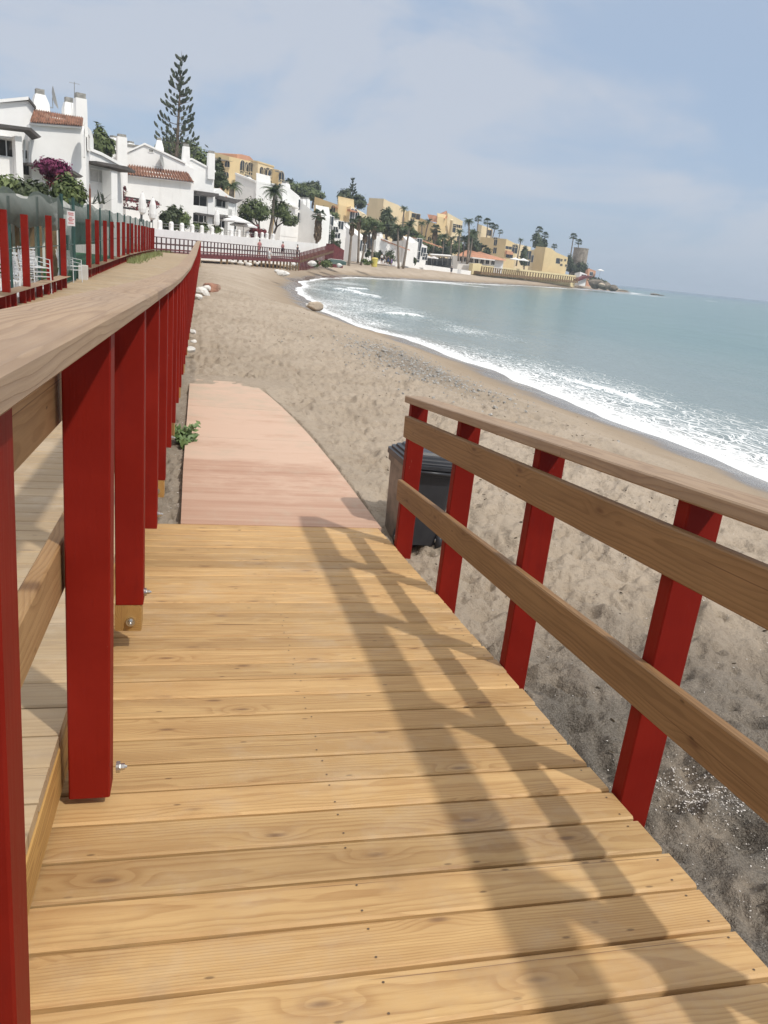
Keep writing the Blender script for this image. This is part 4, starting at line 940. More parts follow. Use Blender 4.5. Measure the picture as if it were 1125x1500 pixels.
t,a,b=block('white_house','last white house of the row with tall dark windows and tiled roof',(594,352,202),(598,349,196),(626,361,206),-1.,'white',wr=((598.5,364,1.2,4.5),(606,364,1.,4.),(613,365,1.2,4.5),(620,369,1.3,2.),(622,376,1.2,1.5),(597,376,1.2,3.),(611,376,1.2,2.4)),group=GW)
gabled(t,b,[(594,356),(600,346),(613,355)],-1,5,'white',.15); slab(t,'roof',b,((603,348),(628,356)),-4,.5,.2,'tile_far')
# yellow apartments
t,a,b=block('yellow_apartments','highest yellow apartment block with salmon penthouse behind the second white house',(314,223,205),(336,229,192),(367,236,203),2,'yellow',wl=((333,240,1.3,1.3),(332,256,1.2,1.2)),wr=((355,244,1.1,2.6),(361,246,1.,2.4),(367,247,2.2,2.6),(354,252,.9,.8),(361,254,1.,.9),(367,255,2.,1.)),cat='apartments',group=GY,frame='yellow_pale')
m=MB(); Fac((349,226,200),(372,233,206)).poly(m,[(348,226),(354,226),(366,229),(373,237)],8,6); m.build('penthouse',M_['salmon'],t); m=MB(); a.poly(m,[(314,231),(339,236)],a.pt(320,235.5).z,.8,.8); m.build('cornice',M_['grey_cap'],t)
t,a,b=block('yellow_apartments','pale yellow apartment block with two rows of arched openings above white terraces',(366,236,206),(378,238,198),(401,245,206),2,'yellow_pale',wr=((383,251,.9,2.),(388,253,1.,2.),(392,253,1.6,2.2),(397,255,1.5,2.2),(387,259,1.1,1.),(392,260,1.1,1.),(396,261,1.1,1.),(391,266,1.2,1.2),(396,268,1.3,1.3)),cat='apartments',group=GY,frame='yellow_pale',edge='yellow')
t,a,b=block('yellow_apartments','narrow yellow block end with one dark window column beside the green hill',(399,247,204),(409,249,198),(415,254,201),2,'yellow',wr=((412,259,1.2,2.4),(412,266,1.,.9),(411,272,1.1,1.6)),cat='apartments',group=GY,frame='yellow_pale')
m=MB(); b.poly(m,[(408,250),(416,253.5)],b.pt(412,253.5).z,1.,1.0); m.build('cornice',M_['grey_cap'],t)
t,a,b=block('yellow_apartments','orange yellow stepped apartments below the pair of conifers',(461,288,216),(495,300,204),(512,306,208),1,'yellow',wl=((488,308,1.3,2.2),(488,314,1.5,.8)),wr=((506,312,1.3,2.4),(505,319,1.2,.9),(505,327,1.,2.)),cat='apartments',group=GY,frame='yellow_pale')
gabled(t,a,[(461,287),(463,288),(473,287),(484,292),(492,291),(496,300)],1,7,'yellow',.1); m=MB(); a.poly(m,[(487,302),(492,303)],a.pt(490,304).z,.8,.9); m.build('window_hood',M_['tile_far'],t)
t,a,b=block('yellow_apartments','lower yellow wing with tall narrow windows left of the round green pines',(508,303,212),(514,302,206),(538,316,214),1,'yellow_pale',wr=((515.5,316,1.,3.2),(520,316,1.,3.),(523,317,1.2,2.2)),cat='apartments',group=GY,frame='white')
m=MB(); b.poly(m,[(513,306.5),(524,310)],b.pt(518,311).z,.9,.9); m.build('window_hood',M_['tile_far'],t)
t,a,b=block('yellow_house','yellow house with orange hipped roof high behind the palms',(538,302,262),(562,305,250),(596,310,262),1,'yellow',wr=((583,317,1.5,2.),(589,322,1.5,2.)),wl=((558,306,1.2,1.2),),group=GY,frame='yellow_pale')
A,B,C=at(538,301,263),at(562,304,249),at(561,292,254); D=at(541,298,265); m=MB(); m.prism([A,B,C,D],(0,.5,.3)); m.build('roof',M_['tile_far'],t)
gabled(t,b,[(561,291),(570,295),(583,300),(597,310)],1,8,'yellow_pale',.1)
t,a,b=block('yellow_apartments','pale yellow flats just left of the two thin palm trunks',(594,311,262),(600,308,256),(614,316,262),1,'yellow_pale',wr=((609,317,2.5,1.6),(604,322,1.2,1.2)),cat='apartments',group=GY,frame='yellow')
t,a,b=block('yellow_apartments','broad yellow apartments with two orange roofs behind the thin palms',(612,318,272),(640,328,260),(656,334,266),1,'yellow',wl=((629,350,1.2,1.2),),cat='apartments',group=GY,frame='yellow_pale')
m=MB(); m.prism([at(627,315,268),at(640,317,262),at(640,326,259),at(630,324,262)],(0,1.,.3)); m.build('roof',M_['tile_far'],t)
m=MB(); m.prism([at(641,316,270),at(655,310,266),at(655,320,262),at(641,321,264)],(0,1.,.3)); m.build('roof',M_['tile_far'],t)
gabled(t,a,[(612,318),(628,312),(641,317)],1,8,'yellow',.1)
t,a,b=block('yellow_apartments','tall yellow gabled apartments beside the dense clump of palms',(640,320,274),(656,312,264),(678,324,272),1,'yellow_pale',wl=(),wr=((663,335,1.8,2.),(669,331,2.4,1.),(674,350,2.,1.6),(668,356,1.5,1.5),(674,332,1.2,1.)),cat='apartments',group=GY,frame='yellow_pale')
m=MB(); p=at(662,324,268); m.tube([Vector((p.x,p.y,3)),at(662,322,263)],.5,8); m.build('pipe_chimney',M_['yellow_pale'],t)
t,a,b=block('yellow_apartments','yellow upper block peeping out behind five small palms',(700,328,318),(706,330,312),(722,337,318),3,'yellow_pale',wr=((716,341,1.6,2.),),cat='apartments',group=GY,frame='yellow')
t,a,b=block('yellow_apartments','cube shaped yellow block with red balcony behind the tiled restaurant',(704,347,292),(742,350,280),(757,358,286),0,'yellow',wl=((726,355,1.3,2.),(725,367,1.4,1.8),(726,349.5,1.6,.7)),wr=((745,363,2.,1.),(754,365,1.8,2.6),(755,360,1.,1.),(746,375,2.2,1.2)),cat='apartments',group=GY,frame='yellow_pale')
m=MB(); b.poly(m,[(743,367),(752,369)],b.pt(747,373).z,.8,1.1); m.build('balcony',M_['salmon'],t)
t,a,b=block('yellow_apartments','pale yellow low flats between the cube block and the dark cypress',(752,357,300),(757,357,296),(778,362,302),0,'yellow_pale',wr=((774,374,1.8,3.),(773,385,1.6,2.)),cat='apartments',group=GY,frame='yellow')
t,a,b=block('yellow_apartments','farthest yellow villa block with a wide dark window left of the round tower',(783,364,318),(799,363,306),(832,377,314),-1,'yellow',wl=(),wr=((812,381.5,4.,1.9),(803,381,.9,1.4),(802,373,1.1,.8),(822,381,.9,1.),(822,388,.9,.9),(828,381,.8,.9),(829,389,.8,.9)),cat='apartments',group=GY,frame='yellow_pale')
gabled(t,b,[(799,362),(808,364),(814,369),(816,372)],-1,7,'yellow',.1); m=MB(); a.poly(m,[(776,366),(783,366),(783,370)],-1,4,.0); m.build('bay',M_['yellow_pale'],t); window(t,a,779,379,1.6,2.6,proud=.02)
# round stone tower
c=at(848,385,350); tw=thing('stone_tower','round weathered stone watchtower on the headland','tower',(c.x,c.y,-1)); zt_=at(848,363,350).z; m=MB(); m.lathe((c.x,c.y,-1),[(3.3,0),(3.15,(zt_+1)*.5),(3.0,zt_+.6),(3.12,zt_+.65),(3.12,zt_+1.0),(2.7,zt_+1.0)],28); m.build('shaft',M_['stone'],tw)
# cream sea wall and its railing
sw2=thing('cream_wall','long cream yellow sea wall below the villas of the headland','wall',at(693,398,232)); m=MB()
for (xa,ya,da),(xb,yb,db) in (((693,386,230),(706,386.5,233)),((706,388.5,233),(770,395,275)),((770,395,275),(844,403.5,328))):
    A,B=at(xa,ya,da),at(xb,yb,db); m.prism([Vector((A.x,A.y,-3)),Vector((B.x,B.y,-3)),B,A],(-.8,.8,0))
m.build('wall',M_['yellow_wall'],sw2)
r2=thing('promenade_railing','thin brown railing along the foot of the cream sea wall','railing',at(706,396,229)); P=[at(705,397.5,228),at(770,404,268),at(846,411.5,322)]
def along(t): return P[0].lerp(P[1],t*2) if t<.5 else P[1].lerp(P[2],t*2-1)
for i in range(44):
    q=along(i/43.); m=MB(); m.box(q.x-.16,q.x+.16,q.y-.14,q.y+.14,q.z-.9,q.z+1.25); m.build('post',M_['joist'],r2)
m=MB()
for i in range(8):
    a,b=along(i/8),along((i+1)/8)
    for z in (1.2,): m.prism([a+Vector((0,0,z)),b+Vector((0,0,z)),b+Vector((0,0,z+.14)),a+Vector((0,0,z+.14))],(-.15,.15,0))
    m.prism([a+Vector((0,0,-.8)),b+Vector((0,0,-.8)),b+Vector((0,0,-.05)),a+Vector((0,0,-.05))],(-1.6,1.6,0))
m.build('rail',M_['joist'],r2)
# red stair wall and orange hut at the headland
t=thing('red_steps','short red boarded steps climbing the headland','stair',at(846,410,325)); f=Fac((846,410,325),(868,404,338)); m=MB(); m.prism([f.pt(846,409.5),f.pt(858,404),f.pt(866,404),f.pt(869,407),f.pt(869,409),f.pt(858,408),f.pt(847,412)],-f.n*1.5); m.build('steps',M_['red_far'],t)
t,a,b=block('orange_hut','small orange hut on the tip of the headland',(858,396,346),(862,393,340),(873,397,344),-2,'salmon',wr=((866,401,1.2,1.4),))
t['category']='hut'
t,a,b=block('white_kiosk','little white flat roofed kiosk under the stone tower',(842,400,338),(850,398,332),(860,402,336),-2,'white',wr=((855,404,1.6,1.),)); t['category']='kiosk'
# restaurant
rs=thing('restaurant','beach restaurant with wide hipped tile roof and white terrace canopy','restaurant',at(700,388,236))
A,B=at(672,383,238),at(738,388,244); f=Fac((672,383,238),(738,388,244)); m=MB(); f.poly(m,[(672,374.5),(738,381)],-1.,8,-.6); m.build('wall',M_['white'],rs)
m=MB(); e=[f.pt(669,374.5,.8),f.pt(741,382,.8),f.pt(741,380,-11),f.pt(669,372.5,-11)]; r0,r1=f.pt(684,366,-5),f.pt(702,368.5,-5)
m.add(e+[r0,r1],[(0,1,5,4),(1,2,5),(2,3,4,5),(3,0,4),(3,2,1,0)]); m.build('roof',M_['tile_far'],rs)
for x,y in ((676,379.5),(682,380.3),(690,381.5),(698,382.5),(706,383.3),(714,384),(722,385)): window(rs,f,x,y,1.25,1.3,False,'white','opening',-.6)
m=MB(); f.poly(m,[(692,376.5),(725,380.5)],f.pt(705,380).z,1.6,2.6); m.build('canopy',M_['fabric'],rs)
# beach bar with white awning
bb=thing('beach_bar','open beach bar under a long pale awning with dark tables','bar',at(648,384,215)); f=Fac((630,384,214),(664,388,218)); m=MB(); m.prism([f.pt(631,373,2),f.pt(662,375,2),f.pt(663,377,0),f.pt(632,376,0)],(0,1.5,.25)); m.build('awning',M_['fabric'],bb)
m=MB(); f.poly(m,[(632,377),(662,379)],-1.,3,-2.5); m.build('back_wall',M_['opening'],bb)
for x in (632,640,648,656,663): m=MB(); m.tube([f.pt(x,376,0),f.pt(x,388,0)],.08,6); m.build('awning_post',M_['pole'],bb)
for x in (636,643,651,658):
    m=MB(); q=f.pt(x,386,.6); m.lathe((q.x,q.y,q.z-.6),[(.3,0),(.05,.05),(.05,.65),(.55,.68),(.55,.74)],8); m.build('table',M_['cloth_dark'],bb)
m=MB()
for (xa,ya,da),(xb,yb,db) in (((568,382,186),(630,388.7,206)),((630,388.7,206),(690,397,226))):
    A,B=at(xa,ya,da),at(xb,yb,db); m.prism([Vector((A.x,A.y,-2)),Vector((B.x,B.y,-2)),B,A],(-.5,.5,0))
tag(m.build('promenade_wall',M_['white']),'thin white promenade wall at the back of the far beach','wall')
# ------------------------------------------------------------------ vegetation kit
def clump(m,c,rad,n,size,hollow=.55,flat=None):
    c=Vector(c)
    # a crown is many small lumps of leaves, so gaps and clumps show
    k=max(4,int(n/26)); lumps=[]
    for i in range(k):
        v=Vector((random.gauss(0,1),random.gauss(0,1),random.gauss(0,1))).normalized()*random.uniform(hollow,1.)**.6
        lumps.append(v)
    for i in range(n):
        l=random.choice(lumps); s=.30
        p=l+Vector((random.gauss(0,s),random.gauss(0,s),random.gauss(0,s)))*.75
        if flat is not None and p.z<flat: p.z=flat+random.uniform(0,.15)
        q=Vector((p.x*rad[0],p.y*rad[1],p.z*rad[2])); m.r=min(1,max(.02,.5+.35*random.gauss(0,.6)+.25*(hash(l.x)%7/7-.5)))
        m.leaf(c+q,p+Vector((random.uniform(-.7,.7),random.uniform(-.7,.7),random.uniform(-.3,.9))),size*random.uniform(.6,1.35),random.uniform(.4,.7))
def crown_px(m,x,y,rx,ry,d,n,size,**k):
    c=at(x,y,d); s=d/1188.; u=Vector((-c.x,-c.y,0)).normalized(); clump(m,c,(rx*s,rx*s,ry*s),n,size,**k); return c
def limb(m,a,b,r0,r1,bend=.3,n=5):
    a,b=Vector(a),Vector(b); o=Vector((random.uniform(-1,1),random.uniform(-1,1),0))*bend
    P=[a.lerp(b,i/n)+o*math.sin(math.pi*i/n) for i in range(n+1)]; m.tube(P,[r0+(r1-r0)*i/n for i in range(n+1)],7); return P
def tree(nm,label,cat,blobs,trunk,d,mt,bark='bark',size=.3,group=None,r0=.3,hollow=.55,flat=None):
    # blobs: (px,py,rx,ry,n); trunk: base pixel
    b=at(trunk[0],trunk[1],d); t=thing(nm,label,cat,b,group); m=MB(); cs=[]
    for x,y,rx,ry,n in blobs: cs.append(crown_px(m,x,y,rx,ry,d+random.uniform(-1,1),int(n*1.5),size,hollow=hollow,flat=flat))
    m.build('crown',M_[mt],t); m=MB(); f=b.lerp(sum(cs,Vector((0,0,0)))/len(cs),.45)
    limb(m,b-Vector((0,0,1)),f,r0,r0*.7,.15)
    for c in cs:
        limb(m,f,c,r0*.6,r0*.25,.3)
        for k in range(2): limb(m,f.lerp(c,.6),c+Vector((random.uniform(-1,1),random.uniform(-1,1),random.uniform(-.2,.8))),r0*.3,r0*.1,.1,3)
    m.build('trunk',M_[bark],t,True); return t
GH='pines and trees on the slope behind the houses'
tree('pine_tree','dark round pine rising directly behind the nearest white house','tree',[(146,212,9,20,620),(156,222,10,15,420)],(150,250),100,'pine',size=.32,group=GH)
tree('pine_tree','broad green pine crown behind the foot of the tall conifer','tree',[(252,222,15,15,620),(272,226,16,15,620)],(262,260),128,'pine',size=.36,group=GH)
tree('pine_tree','bushy green pine sloping down behind the second white house chimneys','tree',[(292,236,14,15,620),(306,250,12,14,420)],(300,280),125,'pine',size=.36,group=GH)
tree('leafy_tree','dark narrow leafy tree between the white house and the yellow block','tree',[(320,254,8,16,420),(324,270,8,11,240)],(321,295),118,'dark_leaf',size=.32,group=GH)
tree('umbrella_pine','rounded umbrella pine with dark trunk behind the white parasol','tree',[(372,308,17,13,950),(360,317,11,11,420),(385,314,12,11,420)],(386,352),115,'pine',size=.22,r0=.22,flat=-.75)
tree('umbrella_pine','leaning umbrella pine right of the tall date palm','tree',[(413,309,12,11,620),(424,322,11,10,520),(404,303,8,8,260)],(398,350),117,'pine',size=.22,r0=.2,flat=-.75)
tree('pine_tree','long flat pine canopy on the skyline right of the yellow block end','tree',[(424,275,12,9,520),(440,280,14,9,560)],(432,300),238,'pine',size=.5,group=GH)
tree('pine_tree','low pine canopy under the dark skyline tree','tree',[(455,284,12,7,520),(466,288,9,6,260)],(458,300),236,'pine',size=.5,group=GH)
tree('leafy_tree','dark ragged tree standing above the pines on the skyline','tree',[(456,275,9,8,420),(464,274,7,8,320)],(459,295),240,'dark_leaf',size=.5,group=GH)
tree('leafy_tree','dark bushy tree right of the small conifer behind the orange yellow flats','tree',[(520,293,9,7,420),(529,297,6,7,240)],(522,312),238,'dark_leaf',size=.5,group=GH)
tree('leafy_tree','low dark tree filling the gap left of the small conifer','tree',[(505,288,8,9,420),(500,291,6,6,200)],(506,306),237,'dark_leaf',size=.5,group=GH)
tree('umbrella_pine','wide flat green pine before the row of white houses','tree',[(537,327,13,8,620),(552,332,12,8,520),(528,330,8,7,260)],(542,358),173,'pine',size=.36,flat=-.7)
tree('leafy_tree','tall dark tree right of the wide flat pine','tree',[(566,322,8,14,520),(571,334,8,10,320),(560,338,8,8,240)],(567,362),188,'dark_leaf',size=.4)
tree('cypress','dark dense cypress between two pale yellow villas','tree',[(768,372,5,9,320),(767,380,5,8,240)],(768,392),288,'dark_leaf',size=.5)
tree('ivy_tree','dark shaggy tree on the roof of the farthest yellow villa','tree',[(786,352,6,9,320),(794,356,6,6,260),(790,360,9,3,200)],(789,366),326,'dark_leaf',size=.6)
tree('leafy_tree','dark tree clump left of the stone tower','tree',[(834,385,5,10,320),(838,392,6,6,240)],(835,400),346,'dark_leaf',size=.6)
tree('leafy_tree','dark low tree covering the foot of the stone tower','tree',[(852,393,9,7,420),(845,395,6,6,240)],(850,402),344,'dark_leaf',size=.6)
tree('leafy_tree','dusky trees massed behind the restaurant roof','tree',[(690,352,8,13,520),(680,364,8,8,320),(697,362,5,9,260)],(688,378),246,'dark_leaf',size=.5)
tree('leafy_tree','dusky garden trees behind the beach bar awning','tree',[(640,366,11,7,420),(655,368,9,6,320),(625,366,6,6,200)],(645,378),228,'dark_leaf',size=.45)
tree('leafy_tree','olive green garden trees filling the gap under the two thin palms','tree',[(612,350,10,8,420),(622,360,9,7,320),(604,343,7,6,240)],(614,372),212,'pine',size=.42)
tree('leafy_tree','dark green trees between the lone gable house and the broad yellow flats','tree',[(580,344,8,7,320),(592,338,7,6,260)],(585,362),206,'dark_leaf',size=.42)
tree('leafy_tree','grey green trees to the left of the beach bar palms','tree',[(642,352,9,8,380),(654,360,8,7,300),(668,362,8,8,320)],(650,378),232,'pine',size=.45)
tree('leafy_tree','small dark tree between the cube shaped block and the restaurant roof','tree',[(712,368,6,7,240),(704,362,5,6,200)],(709,380),262,'dark_leaf',size=.45)
tree('pine_tree','green trees on the bank above the long white row','tree',[(478,312,9,7,380),(489,318,8,6,300)],(484,330),196,'pine',size=.42,group=GH)
# hedges and shrubs
def shrub(nm,label,blobs,d,mt,size=.12,cat='shrub',zb_=None):
    b=at(blobs[0][0],blobs[0][1]+blobs[0][3],d); t=thing(nm,label,cat,b); m=MB()
    for x,y,rx,ry,n in blobs: crown_px(m,x,y+ry*.15,rx,ry*1.25,d+random.uniform(-.4,.4),int(n*1.4),size*1.1,hollow=.25)
    m.build('leaves',M_[mt],t); m=MB()
    for x,y,rx,ry,n in blobs:
        c=at(x,y,d); 
        for k in range(3): limb(m,(c.x+random.uniform(-.1,.1),c.y,b.z-.15),c+Vector((random.uniform(-.2,.2),random.uniform(-.2,.2),.0)),.03,.012,.05,3)
    m.build('stem',M_['bark'],t); return t
shrub('hedge','green hedge at the left edge above the grey shade net',[(2,279,16,15,800),(20,280,14,14,700),(-18,276,16,16,500)],40,'hedge',.13,'hedge')
shrub('hedge','dark green hedge under the left half of the bougainvillea',[(40,283,14,12,700),(58,286,12,12,600)],39,'dark_leaf',.13,'hedge')
shrub('hedge','yellow green feathery bush right of the bougainvillea',[(100,280,13,16,800),(114,285,10,13,500),(88,284,9,12,400)],38.5,'hedge',.12,'hedge')
t=shrub('bougainvillea','purple flowering bougainvillea against the nearest white house',[(70,243,14,7,640),(88,248,11,8,560),(80,240,15,5,420),(98,254,6,5,160)],43,'bougain',.10,'bougainvillea')
m=MB(); crown_px(m,80,263,12,15,43,700,.11,hollow=.3); m.build('lower_leaves',M_['redleaf'],t)
ag=thing('agave','spiky grey agave beside the white house wing','agave',at(142,302,46)); m=MB()
for k in range(26):
    c=at(random.choice((136,146,152)),299,46); a=random.uniform(0,6.3); e=random.uniform(.2,1.2); d=Vector((math.cos(a)*math.cos(e),math.sin(a)*math.cos(e),math.sin(e))); L=random.uniform(.5,1.1); w=d.cross(Vector((0,0,1))).normalized()*.05; m.r=random.random()
    m.add([c-w,c+w,c+d*L*.6+w*.8-Vector((0,0,.0)),c+d*L*.6-w*.8,c+d*L-Vector((0,0,.1))],[(0,1,2,3),(3,2,4)])
m.build('leaves',M_['agave'],ag)
shrub('shrub','spiky dark green shrub behind the first pillars of the white wall',[(250,318,9,12,520),(258,312,8,9,320),(243,322,8,9,300)],87,'dark_leaf',.2)
shrub('shrub','rounded dark shrub right of the spiky one behind the white wall',[(270,322,9,9,420),(264,326,10,7,300)],90,'hedge',.2)
shrub('hedge','clipped low hedge behind the middle pillars of the white wall',[(288,331,8,5,320),(300,333,6,4,200),(316,336,7,3.5,200)],94,'hedge',.17,'hedge')
shrub('shrub','dark red leaved shrub at the foot of the umbrella pine',[(376,336,6,5,260),(384,341,6,5,240),(370,339,5,5,160)],113,'redleaf',.2)
shrub('hedge','dark clipped hedge in front of the long white row left of the slim palm',[(531,368,5,5,200),(539,370,5,5,200)],166,'dark_leaf',.3,'hedge')
shrub('hedge','dark clipped hedge in front of the long white row, right part',[(550,372,6,6,240),(558,374,5,6,200),(570,374,7,8,300)],170,'dark_leaf',.3,'hedge')
shrub('shrub','climbing plant against the gate of the white arched house',[(488,349,5,8,260),(495,355,4,6,160)],148,'dark_leaf',.25)
shrub('shrub','small dark cypress shrub between the white houses with tall windows',[(603,377,2.5,7,160),(608,380,2,5,100)],194,'dark_leaf',.3)
shrub('shrub','low scrub on the sand under the red stair',[(478,385,10,4,300),(462,386,6,3,160)],112,'hedge',.2)
shrub('shrub','low dune bush left of the yellow litter bin',[(537,383,7,3,220)],140,'hedge',.24)
shrub('shrub','dry scrub on the headland slope below the orange hut',[(872,410,10,4,300),(884,415,7,4,200)],330,'dark_leaf',.5)
# pergola with vine beside the white house
pg=thing('pergola','dark timber pergola overgrown with leafless vine in front of the second white house','pergola',at(205,320,84)); f=Fac((172,310,84),(238,318,86)); m=MB()
for a,b in (((172,287),(231,296)),((172,291),(233,299)),((173,303),(208,308))): m.tube([f.pt(*a),f.pt(*b)],.09,6)
for x,y0,y1 in ((174,287,312),(207,293,315),(222,295,316)): m.tube([f.pt(x,y0),f.pt(x,y1+10)],.1,6)
for k in range(7):
    x=176+8*k; m.tube([f.pt(x,288+.15*(x-172)),f.pt(x,287+.15*(x-172),-2.5)],.06,5)
m.build('frame',M_['opening'],pg); m=MB(); crown_px(m,222,299,9,5,85,260,.16); crown_px(m,220,308,3,9,85,200,.15); crown_px(m,180,280,4,7,84,160,.14); crown_px(m,195,298,20,7,84.5,240,.14); m.build('vine',M_['redleaf'],pg)
# ------------------------------------------------------------------ parasols
def parasol(x,y,d,R,h,label,closed=False):
    c=at(x,y,d); t=thing('parasol',label,'parasol',c,'white parasols on the terraces and by the beach'); m=MB(); m.tube([c-Vector((0,0,.2)),c+Vector((0,0,h+.05))],.04,8); m.build('pole',M_['pole'],t); m=MB()
    if closed: m.lathe(c,[(.10,.25*h),(.30,.32*h),(.36,.45*h),(.30,.75*h),(.16,.93*h),(.05,h)],10)
    else:
        n=8
        top=c+Vector((0,0,h)); V=[top]+[c+Vector((R*math.cos(a),R*math.sin(a),h-.32*R)) for a in np.linspace(0,6.2832,n,endpoint=False)]+[c+Vector((R*math.cos(a),R*math.sin(a),h-.32*R-.18)) for a in np.linspace(0,6.2832,n,endpoint=False)]
        m.add(V,[(0,1+i,1+(i+1)%n) for i in range(n)]+[(1+i,1+n+i,1+n+(i+1)%n,1+(i+1)%n) for i in range(n)])
    m.build('canopy',M_['fabric'],t)
parasol(208.5,325,78,1,2.5,'closed white parasol left of its twin by the end of the red fence',True)
parasol(223.5,333,80,1,2.6,'closed white parasol standing at the near end of the white pillar wall',True)
parasol(317,340,98,1,2.5,'closed cream parasol on the terrace below the lower awning',True)
parasol(343,346,102,1.9,2.4,'open white parasol on the terrace left of the umbrella pine trunk')
parasol(356,348,104,1.7,2.0,'second open white parasol tucked behind the first on the terrace')
parasol(625,388,205,1.3,2.3,'small open white parasol left of the beach bar'); parasol(634,389,207,1.3,2.3,'small open white parasol touching the beach bar awning')
parasol(753,391,262,1.9,2.9,'open white parasol above the cream sea wall, nearer to the restaurant'); parasol(765,392,266,2.,2.9,'open white parasol above the cream sea wall, nearer to the headland')
parasol(878,405,342,1.6,2.9,'lone white parasol at the very tip of the headland')
# ------------------------------------------------------------------ palms
def feather(n=30,R=1.,droop=.9):
    m=MB()
    for k in range(n):
        a=random.uniform(0,6.283); e=random.uniform(-.25,1.25); L=R*random.uniform(.8,1.1); m.r=random.uniform(.05,1)
        h=Vector((math.cos(a),math.sin(a),0)); s=Vector((-h.y,h.x,0)); P=[]
        for i in range(8):
            t=i/7; ang=e-droop*1.5*t*t; P.append((P[-1]+(h*math.cos(ang)+Vector((0,0,math.sin(ang))))*L/7) if P else Vector((0,0,0)))
        for i in range(1,8):
            d=(P[i]-P[i-1]); w=.24*R*math.sin(math.pi*(i/8.)**.7)+.02
            for sg in (-1,1):
                for q in (0,.5):
                    b=P[i-1]+d*q; tip=b+s*sg*w+d*1.1-Vector((0,0,w*.45)); m.add([b,b+d*.4,tip],[(0,1,2)])
    return m
def fan(n=44,R=1.):
    m=MB()
    for k in range(n):
        a=random.uniform(0,6.283); e=random.uniform(-.6,1.35); d=Vector((math.cos(a)*math.cos(e),math.sin(a)*math.cos(e),math.sin(e))); L=R*random.uniform(.5,.62); m.r=random.uniform(.05,1)
        c=d*L; s=d.cross(Vector((0,0,1))).normalized(); u=s.cross(d); m.add([s*.015,-s*.015,c],[(0,1,2)])
        for j in range(9):
            b=(j-4)*.30; dd=d*math.cos(b)+s*math.sin(b); tip=c+dd*R*.46-Vector((0,0,.10*R)); w=(d*-math.sin(b)+s*math.cos(b))*.055*R; m.add([c,c+dd*R*.22+w,tip,c+dd*R*.22-w],[(0,1,2,3)])
    return m
def skirt():
    m=MB()
    for k in range(90):
        a=random.uniform(0,6.283); z=random.uniform(-1.5,-.05); r=.30*(1+.4*z/1.5*0)*random.uniform(.7,1.1); h=Vector((math.cos(a),math.sin(a),0)); s=Vector((-h.y,h.x,0)); m.r=random.uniform(.05,1)
        b=h*.1+Vector((0,0,z+.3)); m.add([b-s*.05,b+s*.05,h*r+s*.1+Vector((0,0,z-.2)),h*r*.85+Vector((0,0,z-.45)),h*r-s*.1+Vector((0,0,z-.2))],[(0,1,2,3,4)])
    return m
CR={}
for i in range(3): CR['d%d'%i]=feather(34).build('crown',M_['palm']); CR['f%d'%i]=fan().build('crown',M_['palm'])
SK=skirt().build('dead_leaf_skirt',M_['skirt'])
used=set(); pi_=0
def palm(x,y,r,xb,yb,d,kind,label,sk=1.):
    global pi_
    b=at(xb,yb,d); c=at(x,y,d); t=thing('palm_tree',label,'palm tree',b,'palm trees along the bay'); R=r*d/1188.
    m=MB(); n=7; o=Vector((random.uniform(-.25,.25),0,0)); low=b-Vector((0,0,1.2))
    P=[low.lerp(c,i/n)+o*math.sin(math.pi*i/n) for i in range(n+1)]; r0=min(.34,.10+.018*(c.z-b.z)) if kind!='D' else .4
    m.tube(P,[r0*(1.25-.45*i/n) for i in range(n+1)],8); m.build('trunk',M_['palm_bark'],t,True)
    pi_+=1; k=('f' if kind[0]=='f' else 'd')+str(pi_%3); src=CR[k]
    cr=src if k not in used else src.copy()
    if cr is not src: COL.objects.link(cr)
    used.add(k); cr.parent=t; cr.location=c-b; cr.scale=(R,R,R*(.95 if kind[0]=='f' else 1.)); cr.rotation_euler.z=random.uniform(0,6.28)
    if kind=='fs':
        s_=SK if 'sk' not in used else SK.copy()
        if s_ is not SK: COL.objects.link(s_)
        used.add('sk'); s_.parent=t; s_.location=c-b; s_.scale=(R*1.5,R*1.5,R*1.05*sk)
